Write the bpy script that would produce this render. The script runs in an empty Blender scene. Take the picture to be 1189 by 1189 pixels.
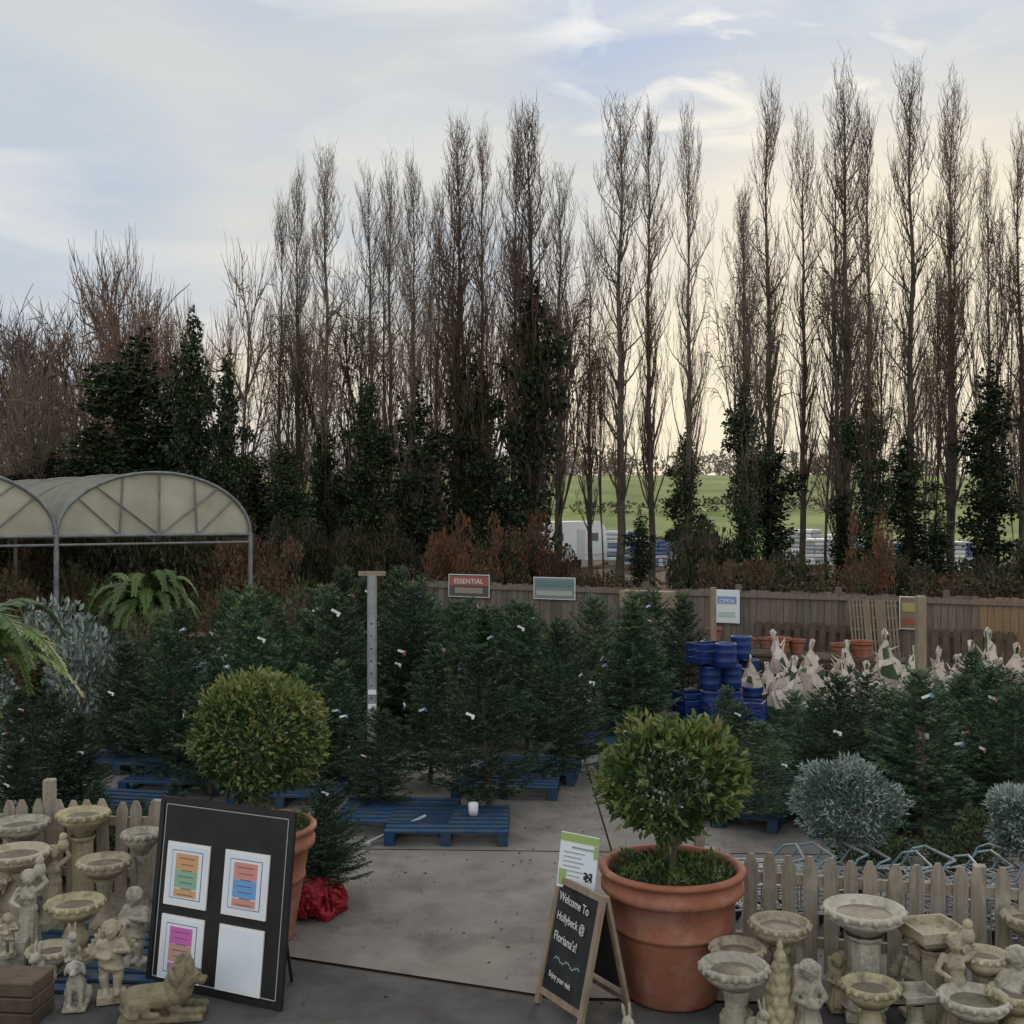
import bpy, math, random
import numpy as np
from mathutils import Vector, Matrix, Euler
random.seed(7); rng=np.random.default_rng(7)
CZ=3.2; F=1308.
def lat(x,d): return (x-594.5)/F*d
def hgt(y,d): return CZ-(y-600)/F*d
scene=bpy.context.scene
R=random.uniform
# ---------------- materials
def M(name,c1,c2=None,scale=5,rough=.8,bump=0,bscale=None,metal=0,rnd=0,spec=.3,stretch=None,trans=0,detail=6,c3=None,s3=1.5,p3=.5):
    m=bpy.data.materials.new(name); m.use_nodes=True; nt=m.node_tree; N=nt.nodes; L=nt.links
    b=N['Principled BSDF']; out=N['Material Output']
    b.inputs['Roughness'].default_value=rough; b.inputs['Metallic'].default_value=metal
    b.inputs['Specular IOR Level'].default_value=spec
    b.inputs['Base Color'].default_value=(*c1,1)
    tc=N.new('ShaderNodeTexCoord'); vec=tc.outputs['Object']
    if stretch:
        mp=N.new('ShaderNodeMapping'); mp.inputs['Scale'].default_value=stretch; L.new(vec,mp.inputs[0]); vec=mp.outputs[0]
    col=None
    if c2:
        n=N.new('ShaderNodeTexNoise'); n.inputs['Scale'].default_value=scale; n.inputs['Detail'].default_value=detail; n.inputs['Roughness'].default_value=.65
        L.new(vec,n.inputs['Vector'])
        r=N.new('ShaderNodeValToRGB'); r.color_ramp.elements[0].position=.36; r.color_ramp.elements[1].position=.64
        r.color_ramp.elements[0].color=(*c1,1); r.color_ramp.elements[1].color=(*c2,1)
        L.new(n.outputs['Fac'],r.inputs[0]); col=r.outputs[0]
    if c3:
        n=N.new('ShaderNodeTexNoise'); n.inputs['Scale'].default_value=s3; n.inputs['Detail'].default_value=8; n.inputs['Roughness'].default_value=.7
        L.new(tc.outputs['Object'],n.inputs['Vector'])
        r=N.new('ShaderNodeValToRGB'); r.color_ramp.elements[0].position=p3; r.color_ramp.elements[1].position=p3+.2
        L.new(n.outputs['Fac'],r.inputs[0])
        mx=N.new('ShaderNodeMix'); mx.data_type='RGBA'; L.new(r.outputs[0],mx.inputs[0]); L.new(col,mx.inputs[6]); mx.inputs[7].default_value=(*c3,1); col=mx.outputs[2]
    if rnd:
        oi=N.new('ShaderNodeObjectInfo'); mr=N.new('ShaderNodeMapRange'); mr.inputs[3].default_value=1-rnd; mr.inputs[4].default_value=1+rnd
        L.new(oi.outputs['Random'],mr.inputs[0])
        h=N.new('ShaderNodeHueSaturation'); L.new(mr.outputs[0],h.inputs['Value'])
        if col: L.new(col,h.inputs['Color'])
        else: h.inputs['Color'].default_value=(*c1,1)
        col=h.outputs[0]
    if col: L.new(col,b.inputs['Base Color'])
    if bump:
        n=N.new('ShaderNodeTexNoise'); n.inputs['Scale'].default_value=bscale or scale*4; n.inputs['Detail'].default_value=5
        L.new(vec,n.inputs['Vector']); bp=N.new('ShaderNodeBump'); bp.inputs['Strength'].default_value=bump; bp.inputs['Distance'].default_value=.02
        L.new(n.outputs['Fac'],bp.inputs['Height']); L.new(bp.outputs[0],b.inputs['Normal'])
    if trans:
        t=N.new('ShaderNodeBsdfTranslucent'); 
        if col: L.new(col,t.inputs[0])
        else: t.inputs[0].default_value=(*c1,1)
        mx=N.new('ShaderNodeMixShader'); mx.inputs[0].default_value=trans
        L.new(b.outputs[0],mx.inputs[1]); L.new(t.outputs[0],mx.inputs[2]); L.new(mx.outputs[0],out.inputs[0])
    return m
def P(name,c,rnd=.3,rough=.85,trans=0,spec=.2):   # plain cheap foliage material with per-object variation
    return M(name,c,None,rough=rough,rnd=rnd,trans=trans,spec=spec)
bark=M('bark',(.065,.052,.04),(.14,.115,.09),3,.9,rnd=.3)
twig=P('twig',(.19,.15,.115)); twig_b=P('twig_brown',(.14,.09,.065))
ivyd=P('ivy_dark',(.018,.03,.013),rough=.6); ivyl=P('ivy_light',(.065,.078,.03),rough=.6)
orange=P('autumn_leaf',(.21,.09,.04),trans=.2); rust=P('rust_leaf',(.105,.055,.033)); olive=P('olive_leaf',(.075,.072,.033))
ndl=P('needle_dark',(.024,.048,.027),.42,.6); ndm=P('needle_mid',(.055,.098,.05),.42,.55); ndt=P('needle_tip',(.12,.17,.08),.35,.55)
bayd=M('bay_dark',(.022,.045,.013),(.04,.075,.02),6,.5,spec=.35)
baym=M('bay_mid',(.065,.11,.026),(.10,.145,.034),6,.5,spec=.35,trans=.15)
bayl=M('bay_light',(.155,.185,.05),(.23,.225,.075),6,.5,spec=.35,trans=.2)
blud=P('blue_conifer',(.11,.15,.13),.1); blul=P('blue_conifer_tip',(.28,.33,.295),.1)
fernm=P('fern_leaf',(.10,.16,.04),.2,.5,trans=.25); fernd=P('fern_leaf_dark',(.05,.09,.025),.2,.5)
terra=M('terracotta',(.26,.095,.058),(.33,.135,.082),4,.8,bump=.15,bscale=30,c3=(.36,.21,.155),s3=3,p3=.5,spec=.2)
soil=M('soil',(.03,.02,.014),(.07,.05,.03),30,1,bump=.5)
stone=M('cast_stone',(.45,.395,.28),(.34,.295,.21),7,.92,bump=.5,bscale=60,c3=(.14,.125,.085),s3=9,p3=.5,rnd=.15,spec=.15)
stonew=M('cast_stone_grey',(.46,.42,.34),(.33,.30,.245),9,.92,bump=.5,bscale=60,c3=(.13,.125,.095),s3=11,p3=.5,rnd=.15,spec=.15)
stoney=M('cast_stone_lichen',(.44,.385,.24),(.35,.305,.19),7,.92,bump=.5,bscale=60,c3=(.15,.135,.085),s3=9,p3=.5,rnd=.1,spec=.15)
stoneb=M('cast_stone_brown',(.25,.21,.13),(.19,.16,.10),7,.92,bump=.5,bscale=60,c3=(.09,.08,.05),s3=9,p3=.5,spec=.15)
water=M('wet_stone',(.20,.175,.13),(.11,.095,.07),9,.6,bump=.3,spec=.25)
pick=M('picket_wood',(.33,.28,.22),(.2,.168,.135),6,.85,bump=.3,bscale=20,stretch=(6,6,.6),c3=(.38,.335,.28),s3=5)
woods=[M('fence_wood_%s'%n,a,b,5,.85,bump=.3,bscale=20,stretch=(5,5,.5)) for n,a,b in(('a',(.15,.118,.092),(.21,.17,.135)),('b',(.105,.087,.07),(.16,.134,.108)),('c',(.2,.16,.12),(.135,.11,.086)))]
warmwood=M('warm_wood',(.28,.18,.10),(.2,.13,.075),5,.8,stretch=(5,5,.5))
wood=M('timber',(.31,.24,.165),(.21,.16,.11),6,.8,bump=.3,stretch=(4,4,.6))
darkwood=M('dark_timber',(.11,.08,.055),(.06,.042,.03),6,.8,bump=.3)
galv=M('galvanised_steel',(.26,.27,.275),(.36,.375,.38),8,.5,metal=.5)
framem=M('tunnel_frame',(.16,.16,.16),(.25,.26,.26),4,.6,metal=.3)
black=M('black_panel',(.012,.012,.013),(.02,.02,.021),6,.35,spec=.4)
chalk=M('chalkboard',(.014,.015,.016),(.035,.036,.037),4,.7)
white=M('white_paint',(.75,.75,.74),rough=.5)
paper=M('paper',(.72,.76,.80),(.66,.70,.76),3,.4)
blue=M('blue_paint',(.010,.045,.105),(.016,.062,.13),6,.8,c3=(.05,.058,.06),s3=6,p3=.46)
blueb=M('blue_plastic',(.008,.028,.13),(.012,.04,.175),4,.5,spec=.4)
red=M('red_netting',(.34,.018,.028),(.18,.01,.016),14,.5,bump=.6,bscale=30)
fleece=M('white_fleece',(.8,.7,.61),(.58,.49,.42),8,.7,trans=.3)
bluesteel=M('blue_steel',(.12,.2,.25),(.2,.28,.33),6,.45,metal=.4)
asph=M('asphalt',(.05,.048,.047),(.09,.086,.083),2.2,.9,bump=.6,bscale=120,c3=(.125,.118,.11),s3=.8)
conc=M('concrete',(.155,.140,.123),(.22,.2,.177),1.3,.9,bump=.4,bscale=45,c3=(.10,.088,.076),s3=1.1,p3=.48)
def col(name,c,r=.6): return M(name,c,rough=r)
# ---------------- mesh builder
class MB:
    def __init__(s): s.V=[];s.Fc=[];s.n=0
    def add(s,v,f,mat=0,sm=False,Mx=None):
        v=np.asarray(v,float).reshape(-1,3)
        if Mx is not None:
            A=np.array(Mx); v=v@A[:3,:3].T+A[:3,3]
        s.V.append(v)
        f=np.asarray(f,int)
        m=mat if isinstance(mat,np.ndarray) else np.full(len(f),mat,int)
        s.Fc.append((f+s.n,m,sm)); s.n+=len(v)
    def box(s,c,sz,mat=0,Mx=None,rz=0,bv=0):
        x,y,z=[a/2 for a in sz]
        if bv and min(x,y,z)>bv:
            Pp=[(x-bv,y-bv,z),(x-bv,y,z-bv),(x,y-bv,z-bv)]
            pts=[(p[0]*sx,p[1]*sy,p[2]*sz_) for sx in(-1,1) for sy in(-1,1) for sz_ in(-1,1) for p in Pp]
            import bmesh
            bm=bmesh.new(); vs=[bm.verts.new(p) for p in pts]; bmesh.ops.convex_hull(bm,input=vs)
            bm.verts.index_update()
            v=np.array([q.co[:] for q in bm.verts]); f=[[q.index for q in ff.verts] for ff in bm.faces]
            bm.free(); tri=[]
            for q in f:
                for i in range(1,len(q)-1): tri.append([q[0],q[i],q[i+1]])
            f=tri
        else:
            v=np.array([(-x,-y,-z),(x,-y,-z),(x,y,-z),(-x,y,-z),(-x,-y,z),(x,-y,z),(x,y,z),(-x,y,z)])
            f=[(0,3,2,1),(4,5,6,7),(0,1,5,4),(1,2,6,5),(2,3,7,6),(3,0,4,7)]
        if rz:
            c_,s_=math.cos(rz),math.sin(rz); v=v@np.array([[c_,s_,0],[-s_,c_,0],[0,0,1]])
        s.add(v+np.array(c),f,mat,False,Mx)
    def tubes(s,P0,P1,R0,R1,n=3,mat=0,sm=True):
        P0=np.asarray(P0,float);P1=np.asarray(P1,float);R0=np.asarray(R0,float);R1=np.asarray(R1,float)
        D=P1-P0; Ln=np.linalg.norm(D,axis=1,keepdims=True)+1e-9; D=D/Ln
        ref=np.where(np.abs(D[:,2:3])>.9,np.array([[1.,0,0]]),np.array([[0,0,1.]]))
        U=np.cross(D,ref);U/=np.linalg.norm(U,axis=1,keepdims=True)+1e-9; W=np.cross(D,U)
        k=len(P0); a=np.arange(n)*2*math.pi/n
        ring=U[:,None,:]*np.cos(a)[None,:,None]+W[:,None,:]*np.sin(a)[None,:,None]
        v=np.concatenate([P0[:,None,:]+ring*R0[:,None,None],P1[:,None,:]+ring*R1[:,None,None]],axis=1)
        b=np.arange(k)[:,None]*2*n; i=np.arange(n)[None,:]; j=(i+1)%n
        f=np.stack([b+i,b+j,b+n+j,b+n+i],axis=-1).reshape(-1,4)
        s.add(v.reshape(-1,3),f,mat,sm)
    def tube(s,p0,p1,r0,r1=None,n=10,mat=0,cap=True):
        r1=r0 if r1 is None else r1
        s.tubes([p0],[p1],[r0],[r1],n,mat,True)
        if cap:
            v=s.V[-1]; s.add(v[:n],[list(range(n))],mat); s.add(v[n:],[list(range(n))],mat)
    def path(s,pts,r,n=6,mat=0):
        for a,b in zip(pts[:-1],pts[1:]): s.tube(a,b,r,r,n,mat)
    def lathe(s,prof,n=24,c=(0,0,0),mat=0,sm=True,Mx=None):
        v=[]
        for r,z in prof:
            for i in range(n):
                a=2*math.pi*i/n+ (math.pi/4 if n==4 else 0); v.append((c[0]+r*math.cos(a),c[1]+r*math.sin(a),c[2]+z))
        f=[]
        for k in range(len(prof)-1):
            for i in range(n):
                j=(i+1)%n; f.append((k*n+i,k*n+j,(k+1)*n+j,(k+1)*n+i))
        s.add(v,f,mat,sm,Mx)
    def disc(s,c,r,n=24,mat=0):
        s.add([(c[0]+r*math.cos(2*math.pi*i/n),c[1]+r*math.sin(2*math.pi*i/n),c[2]) for i in range(n)],[list(range(n))],mat)
    def ell(s,c,r,n=16,m=10,mat=0,Mx=None,rot=None):
        v=[]
        for k in range(m+1):
            t=math.pi*k/m
            for i in range(n):
                a=2*math.pi*i/n; v.append((math.sin(t)*math.cos(a)*r[0],math.sin(t)*math.sin(a)*r[1],math.cos(t)*r[2]))
        v=np.array(v)
        if rot is not None: v=v@np.array(Euler(rot).to_matrix()).T
        f=[(k*n+i,(k+1)*n+i,(k+1)*n+(i+1)%n,k*n+(i+1)%n) for k in range(m) for i in range(n)]
        s.add(v+np.array(c),f,mat,True,Mx)
    def leaves(s,C,D,L,W,mat,fold=.25):
        k=len(C); D=D/(np.linalg.norm(D,axis=1,keepdims=True)+1e-9)
        rv=rng.normal(size=(k,3)); U=np.cross(D,rv);U/=np.linalg.norm(U,axis=1,keepdims=True)+1e-9; Nn=np.cross(D,U)
        L=np.broadcast_to(L,(k,))[:,None]; W=np.broadcast_to(W,(k,))[:,None]
        v=np.stack([C,C+D*L*.5+U*W*.5+Nn*W*fold,C+D*L,C+D*L*.5-U*W*.5+Nn*W*fold],axis=1)
        b=np.arange(k)[:,None]*4
        f=np.concatenate([b+np.array([[0,2,1]]),b+np.array([[0,3,2]])],axis=0)
        m=np.concatenate([mat,mat]) if isinstance(mat,np.ndarray) else mat
        s.add(v.reshape(-1,3),f,m)
    def needles(s,C,D,L,W,mat):
        k=len(C); D=D/(np.linalg.norm(D,axis=1,keepdims=True)+1e-9)
        rv=rng.normal(size=(k,3)); U=np.cross(D,rv);U/=np.linalg.norm(U,axis=1,keepdims=True)+1e-9
        L=np.broadcast_to(L,(k,))[:,None]
        v=np.stack([C-U*W*.5,C+U*W*.5,C+D*L],axis=1)
        s.add(v.reshape(-1,3),np.arange(k)[:,None]*3+np.array([[0,1,2]]),mat)
    def mesh(s,name,mats):
        me=bpy.data.meshes.new(name); V=np.concatenate(s.V)
        me.vertices.add(len(V)); me.vertices.foreach_set('co',V.ravel())
        li=[];tot=[];mi=[];smo=[]
        for f,m,sm in s.Fc:
            li.append(f.ravel()); tot.append(np.full(len(f),f.shape[1])); mi.append(m); smo.append(np.full(len(f),sm))
        li=np.concatenate(li);tot=np.concatenate(tot);mi=np.concatenate(mi);smo=np.concatenate(smo)
        me.loops.add(len(li)); me.loops.foreach_set('vertex_index',li)
        me.polygons.add(len(tot)); st=np.concatenate([[0],np.cumsum(tot)[:-1]])
        me.polygons.foreach_set('loop_start',st); me.polygons.foreach_set('loop_total',tot)
        me.polygons.foreach_set('material_index',mi); me.polygons.foreach_set('use_smooth',smo)
        for m in mats: me.materials.append(m)
        me.update(calc_edges=True); me.validate()
        return me
def obj(name,me,loc=(0,0,0),rz=0,sc=(1,1,1),parent=None,rx=0,ry=0):
    if isinstance(sc,(int,float)): sc=(sc,)*3
    o=bpy.data.objects.new(name,me); o.location=loc; o.rotation_euler=(rx,ry,rz); o.scale=sc
    scene.collection.objects.link(o)
    if parent: o.parent=parent
    return o
# ---------------- ground
def gz(x,y):
    t=min(max((y-88)/190,0),1); z=12.*t*t*(3-2*t)
    z+=t*1.2*math.sin(x*.012+1)
    return z
def ground():
    ys=list(np.linspace(-60,80,15))+list(np.linspace(88,300,28))+[340,400,500,700,1000,1600,2600]
    xs=[-2600,-1500,-800,-500]+list(np.linspace(-300,300,41))+[500,800,1500,2600]
    v=[(x,y,gz(x,y)-.004) for y in ys for x in xs]; n=len(xs)
    f=[(j*n+i,j*n+i+1,(j+1)*n+i+1,(j+1)*n+i) for j in range(len(ys)-1) for i in range(n-1)]
    b=MB(); b.add(v,f,0,True)
    m=bpy.data.materials.new('ground_mix'); m.use_nodes=True; nt=m.node_tree;N=nt.nodes;L=nt.links;bs=N['Principled BSDF'];bs.inputs['Roughness'].default_value=.95;bs.inputs['Specular IOR Level'].default_value=.1
    tc=N.new('ShaderNodeTexCoord'); sp=N.new('ShaderNodeSeparateXYZ'); L.new(tc.outputs['Object'],sp.inputs[0])
    def noise(s): 
        n=N.new('ShaderNodeTexNoise'); n.inputs['Scale'].default_value=s; n.inputs['Detail'].default_value=6; L.new(tc.outputs['Object'],n.inputs[0]); return n
    def ramp(src,a,b_,p0=.35,p1=.65):
        r=N.new('ShaderNodeValToRGB'); r.color_ramp.elements[0].position=p0;r.color_ramp.elements[1].position=p1;r.color_ramp.elements[0].color=(*a,1);r.color_ramp.elements[1].color=(*b_,1);L.new(src,r.inputs[0]);return r
    g=ramp(noise(.09).outputs[0],(.085,.12,.035),(.17,.21,.06)); d=ramp(noise(.8).outputs[0],(.04,.03,.02),(.09,.07,.045))
    mr=N.new('ShaderNodeMapRange'); mr.inputs[1].default_value=84; mr.inputs[2].default_value=92; L.new(sp.outputs[1],mr.inputs[0])
    mx=N.new('ShaderNodeMix');mx.data_type='RGBA';L.new(mr.outputs[0],mx.inputs[0]);L.new(d.outputs[0],mx.inputs[6]);L.new(g.outputs[0],mx.inputs[7]);L.new(mx.outputs[2],bs.inputs['Base Color'])
    obj('ground',b.mesh('ground',[m]))
ground()
def sheet(name,pts,z,m):
    b=MB(); b.add([(x,y,z) for x,y in pts],[list(range(len(pts)))]); return obj(name,b.mesh(name,[m]))
def eg(x): return 7.57-.36*x if x<.3 else 7.46-.05*(x-.3)
sheet('asphalt_pavement',[(-14,-6),(14,-6),(14,eg(14)),(.3,eg(.3)),(-1.9,eg(-1.9)),(-14,8.5)],.002,asph)
b=MB()
rows=[(None,10.75),(10.775,14.6),(14.62,18.5),(18.52,27)]
for k,(y0,y1) in enumerate(rows):
    xs=[-14,-7.4,-3.4,4.6,9,14] if k==0 else [-14,-7.4,-3.4,.95,4.6,9,14]
    for i in range(len(xs)-1):
        a,c=xs[i]+.01,xs[i+1]-.01
        if k==0:
            e=lambda x:(eg(x) if x>-1.9 else 8.27)+.03
            pts=[(a,e(a))]
            if a<-1.9<c: pts.append((-1.9,eg(-1.9)+.03))
            if a<.3<c: pts.append((.3,e(.3)))
            pts+=[(c,e(c)),(c,y1-.04*c),(a,y1-.04*a)]
        else: pts=[(a,y0-.04*a),(c,y0-.04*c),(c,y1-.04*c),(a,y1-.04*a)]
        b.add([(x,y,.012) for x,y in pts],[list(range(len(pts)))])
obj('concrete_path',b.mesh('concrete_path',[conc]))
n=2400; b=MB(); X=rng.uniform(-5,6,n); Y=rng.uniform(6,16,n); keep=rng.random(n)<np.where(Y>9.8,1,.4); X,Y=X[keep],Y[keep]
D=rng.normal(size=(len(X),3)); D[:,2]=0; b.leaves(np.stack([X,Y,np.full(len(X),.018)],1),D,rng.uniform(.012,.045,len(X)),rng.uniform(.006,.02,len(X)),rng.choice(3,len(X)),fold=.05)
obj('leaf_litter',b.mesh('ll',[rust,ndl,olive]))
# ---------------- far field hedges / woodland
def clumps(name,cs,n,size,mats,w=None,twigs=0,tw=None):
    b=MB(); vol=np.array([r[0]*r[2] for c,r in cs]); pr=vol/vol.sum()
    idx=rng.choice(len(cs),n,p=pr); C=np.array([cs[i][0] for i in idx]);Rr=np.array([cs[i][1] for i in idx])
    d=rng.normal(size=(n,3)); d/=np.linalg.norm(d,axis=1,keepdims=True); u=rng.uniform(.45,1.05,size=(n,1))**.7
    Pp=C+d*Rr*u; D=d+rng.normal(size=(n,3))*.7+np.array([0,0,.25])
    mat=rng.choice(len(mats)-(1 if twigs else 0),n,p=w)
    b.leaves(Pp,D,size*rng.uniform(.6,1.3,n),size*rng.uniform(.35,.8,n),mat)
    if twigs:
        idx=rng.choice(len(cs),twigs,p=pr); C=np.array([cs[i][0] for i in idx]);Rr=np.array([cs[i][1] for i in idx])
        d=rng.normal(size=(twigs,3)); d[:,2]=np.abs(d[:,2]); d/=np.linalg.norm(d,axis=1,keepdims=True)
        b.tubes(C+d*Rr*.3-np.array([0,0,1])*Rr*.3,C+d*Rr*rng.uniform(1,1.35,(twigs,1)),np.full(twigs,tw),np.full(twigs,tw*.3),3,len(mats)-1)
    return b.mesh(name,mats)
cs=[]
for i in range(260):
    x=R(-140,190); y=R(272,300); h=R(1.5,5)*(1.3 if x<20 else 1)
    cs.append(((x,y,gz(x,y)+h*.6),(R(2,5),2,h)))
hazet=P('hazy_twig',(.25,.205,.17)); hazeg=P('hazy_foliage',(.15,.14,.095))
obj('distant_woodland',clumps('dw',cs,22000,1.1,[hazet,hazeg,hazet],[.7,.3],2500,.09))
cs=[]
for i in range(40):
    x=-30+i*4+R(-2,2); y=150+.25*x+R(-1,1)
    cs.append(((x,y,gz(x,y)+.7),(2.4,.9,R(.6,1.4))))
obj('field_hedge',clumps('fh',cs,5000,.6,[hazeg,olive,hazet],[.6,.4],300,.04))
cs=[]
for i in range(150):
    x=R(-42,1.2); y=R(50,60); h=R(1.5,4.4)*(1 if x<-3 else .75)
    cs.append(((x,y,h*.75),(R(.8,1.6),1.2,h*.8)))
obj('thicket',clumps('thk',cs,15000,.26,[olive,rust,twig_b,ivyd,twig_b],[.25,.2,.3,.25],9000,.028))
# ---------------- bare trees
def poplar(seed,H=18.,Rw=1.35,tm=None,stems=1):
    rd=random.Random(seed); P0=[];P1=[];A=[];B=[]; T0=[];T1=[];TA=[];TB=[]
    for st in range(stems):
        Hs=H*(1 if st==0 else rd.uniform(.75,.92)); lean=(0,0) if st==0 else (rd.uniform(-.6,.6),rd.uniform(-.5,.5))
        pts=[Vector((0,0,0))]
        for i in range(1,15): pts.append(Vector((pts[-1].x+rd.uniform(-.08,.08)+lean[0]/9*(i<9),pts[-1].y+rd.uniform(-.08,.08)+lean[1]/9*(i<9),Hs*i/14)))
        def rad(z): return (.19*max(0.,1-z/Hs)**.9+.012)*(1 if st==0 else .65)
        for a,c in zip(pts[:-1],pts[1:]): P0.append(a);P1.append(c);A.append(rad(a.z));B.append(rad(c.z))
        def at(z):
            k=min(int(z/Hs*14),13); t=z/Hs*14-k; return pts[k].lerp(pts[k+1],t)
        for i in range(78 if st==0 else 40):
            f=rd.uniform(.12,.97)**.9; z=Hs*f; p=at(z); az=rd.uniform(0,6.283)
            env=Rw*min(1,(1.03-f)*3.4)*(.5+.5*min(1,f*1.8))*rd.uniform(.35,1.15)
            ln=(rd.uniform(.10,.21)*Hs)*(1.15-.7*f)
            rr=min(.05*(1-f)+.013,rad(z)*.6); out=Vector((math.cos(az),math.sin(az),0))
            n=4; prev=p.copy(); brp=[prev]
            for k in range(1,n+1):
                t=k/n; nx=p+out*(env*(1-(1-t)**1.7))+Vector((rd.uniform(-.07,.07),rd.uniform(-.07,.07),ln*t))
                P0.append(prev);P1.append(nx);A.append(rr*(1-.22*(k-1)));B.append(rr*(1-.22*k)+.003); prev=nx; brp.append(nx)
            for j in range(8):
                t=rd.uniform(.15,1); k=min(int(t*n),n-1); s=brp[k].lerp(brp[k+1],t*n-k)
                a2=rd.uniform(0,6.283); o=Vector((math.cos(a2),math.sin(a2),0)); l2=rd.uniform(.4,1.5)*(1.2-.5*f)
                e=s+o*rd.uniform(.1,.5)+Vector((0,0,l2)); mid=s.lerp(e,.5)+o*.09
                T0+= [s,mid];T1+=[mid,e];TA+=[.012,.0095];TB+=[.0095,.005]
                for m in range(2):
                    a3=rd.uniform(0,6.283); o=Vector((math.cos(a3),math.sin(a3),0))
                    s2=mid.lerp(e,rd.random()); e2=s2+o*rd.uniform(.1,.3)+Vector((0,0,rd.uniform(.15,.55)))
                    T0.append(s2);T1.append(e2);TA.append(.007);TB.append(.004)
    b=MB(); b.tubes(P0,P1,A,B,5,0); b.tubes(T0,T1,TA,TB,3,1)
    return b.mesh('bare_poplar',[bark,tm or twig])
def broad(seed,H=10,droop=0,levels=5,spread=.6,tm=None,up=.25,trunkf=.22,thin=.54):
    rd=random.Random(seed); S=[[],[],[],[]];T=[[],[],[],[]]
    def grow(p,d,l,r,lv):
        n=3; pts=[p]
        for k in range(n):
            d=(d+Vector((rd.gauss(0,.16),rd.gauss(0,.16),rd.gauss(0,.09)))+Vector((0,0,(up if lv<levels-1 else up-droop)*.3))).normalized()
            q=p+d*(l/n); tgt=S if lv<3 else T
            ra=r*(1-.17*k); rb=r*(1-.17*(k+1)); tgt[0].append(p);tgt[1].append(q);tgt[2].append(ra);tgt[3].append(max(rb,.002)); p=q; pts.append(p)
        if lv>=levels: return
        nc=[4,4,4,4,4,4][lv]
        for i in range(nc):
            t=rd.uniform(.35,1) if i else 1; k=min(int(t*n),n-1); s=pts[k].lerp(pts[k+1],t*n-k)
            ax=Vector((rd.gauss(0,1),rd.gauss(0,1),rd.gauss(0,.5))); ax=(ax-ax.dot(d)*d).normalized()
            a=rd.uniform(.35,1.1)*spread if i else .2
            nd=(d*math.cos(a)+ax*math.sin(a)).normalized()
            grow(s,nd,l*rd.uniform(.6,.85),max(r*(thin if i else .68),.004),lv+1)
    grow(Vector((0,0,0)),Vector((0,0,1)),H*trunkf,H*.014,0)
    b=MB(); b.tubes(*S,5,0); b.tubes(*T,3,1)
    me=b.mesh('bare_tree',[bark,tm or twig])
    allv=np.concatenate(b.V); return me,allv[:,2].max(),np.percentile(np.abs(allv[:,0]),97)*2
pops=[poplar(i,tm=twig if i%3 else twig_b,stems=[1,2,1,3,1,2,1][i]) for i in range(7)]
broads=[broad(20+i,10,spread=.95,tm=[twig,twig_b][i%2]) for i in range(4)]
birches=[broad(40+i,10,droop=1.2,spread=.6,up=.5,tm=twig_b,trunkf=.3) for i in range(3)]
def ivycol(seed,n=6500):
    cs=[]; rd=random.Random(seed)
    for i in range(26):
        t=i/25; r=(.5*(1-t)**.45+.1)*rd.uniform(.6,1.2)
        cs.append(((rd.uniform(-.15,.15),rd.uniform(-.15,.15),t*.93),(r,r,.045)))
    for i in range(9):
        t=rd.uniform(.2,.8);a=rd.uniform(0,6.28); cs.append(((.5*math.cos(a),.5*math.sin(a),t),(.28,.28,.03)))
    b=MB(); vol=np.array([r[0] for c,r in cs]);pr=vol/vol.sum(); idx=rng.choice(len(cs),n,p=pr)
    C=np.array([cs[i][0] for i in idx]);Rr=np.array([cs[i][1] for i in idx]);d=rng.normal(size=(n,3));d/=np.linalg.norm(d,axis=1,keepdims=True)
    sc=np.array([1.3,1.3,8.])
    Pp=(C+d*Rr*rng.uniform(.2,1.05,(n,1)))*sc; D=d+rng.normal(size=(n,3))*.6; D[:,2]-=.2
    b.leaves(Pp,D,rng.uniform(.08,.19,n),rng.uniform(.06,.14,n),rng.choice(2,n,p=[.8,.2]))
    return b.mesh('ivy',[ivyd,ivyl])
ivys=[ivycol(i) for i in range(4)]
POP=[(322,262,34,0,0,0),(345,232,40,0,0,1),(375,198,50,470,34,2),(428,228,44,430,52,4),(450,205,42,0,0,5),(480,225,46,435,68,1),(505,250,36,0,0,0),
(534,172,64,400,46,3),(556,180,44,400,48,6),(595,165,44,0,0,0),(617,155,66,300,64,3),(650,215,44,0,0,2),(687,290,36,0,0,4),(722,138,62,0,0,2),(757,155,48,0,0,6),(797,158,44,490,38,4),
(866,250,44,425,40,1),(893,135,52,500,60,0),(930,165,46,0,0,4),(978,104,60,560,36,5),(1008,160,42,440,44,6),(1055,108,58,495,58,2),(1103,138,54,0,0,1),(1148,205,36,410,58,4),(1187,180,46,0,0,0),(1235,140,50,450,50,1),(1290,120,52,0,0,2),(1340,150,50,480,50,3),(-80,330,44,0,0,4),(1400,130,50,0,0,5)]
for i,(x,t,w,iv,iw,k) in enumerate(POP):
    d=R(38,41) if iv else R(41,46); X=lat(x,d); H=hgt(t,d)
    o=obj('bare_poplar_tree',pops[k],(X,d,0),R(0,6.28),((w*1.25/F*d)/2.7,)*2+(H/18,))
    if iv:
        hi=hgt(iv,d); kk=(iw/F*d)/1.4
        c=obj('ivy',ivys[i%4],(0,0,0),R(0,6.28)); c.parent=o
        c.scale=(kk/o.scale[0],kk/o.scale[1],hi/8/o.scale[2])
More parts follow.
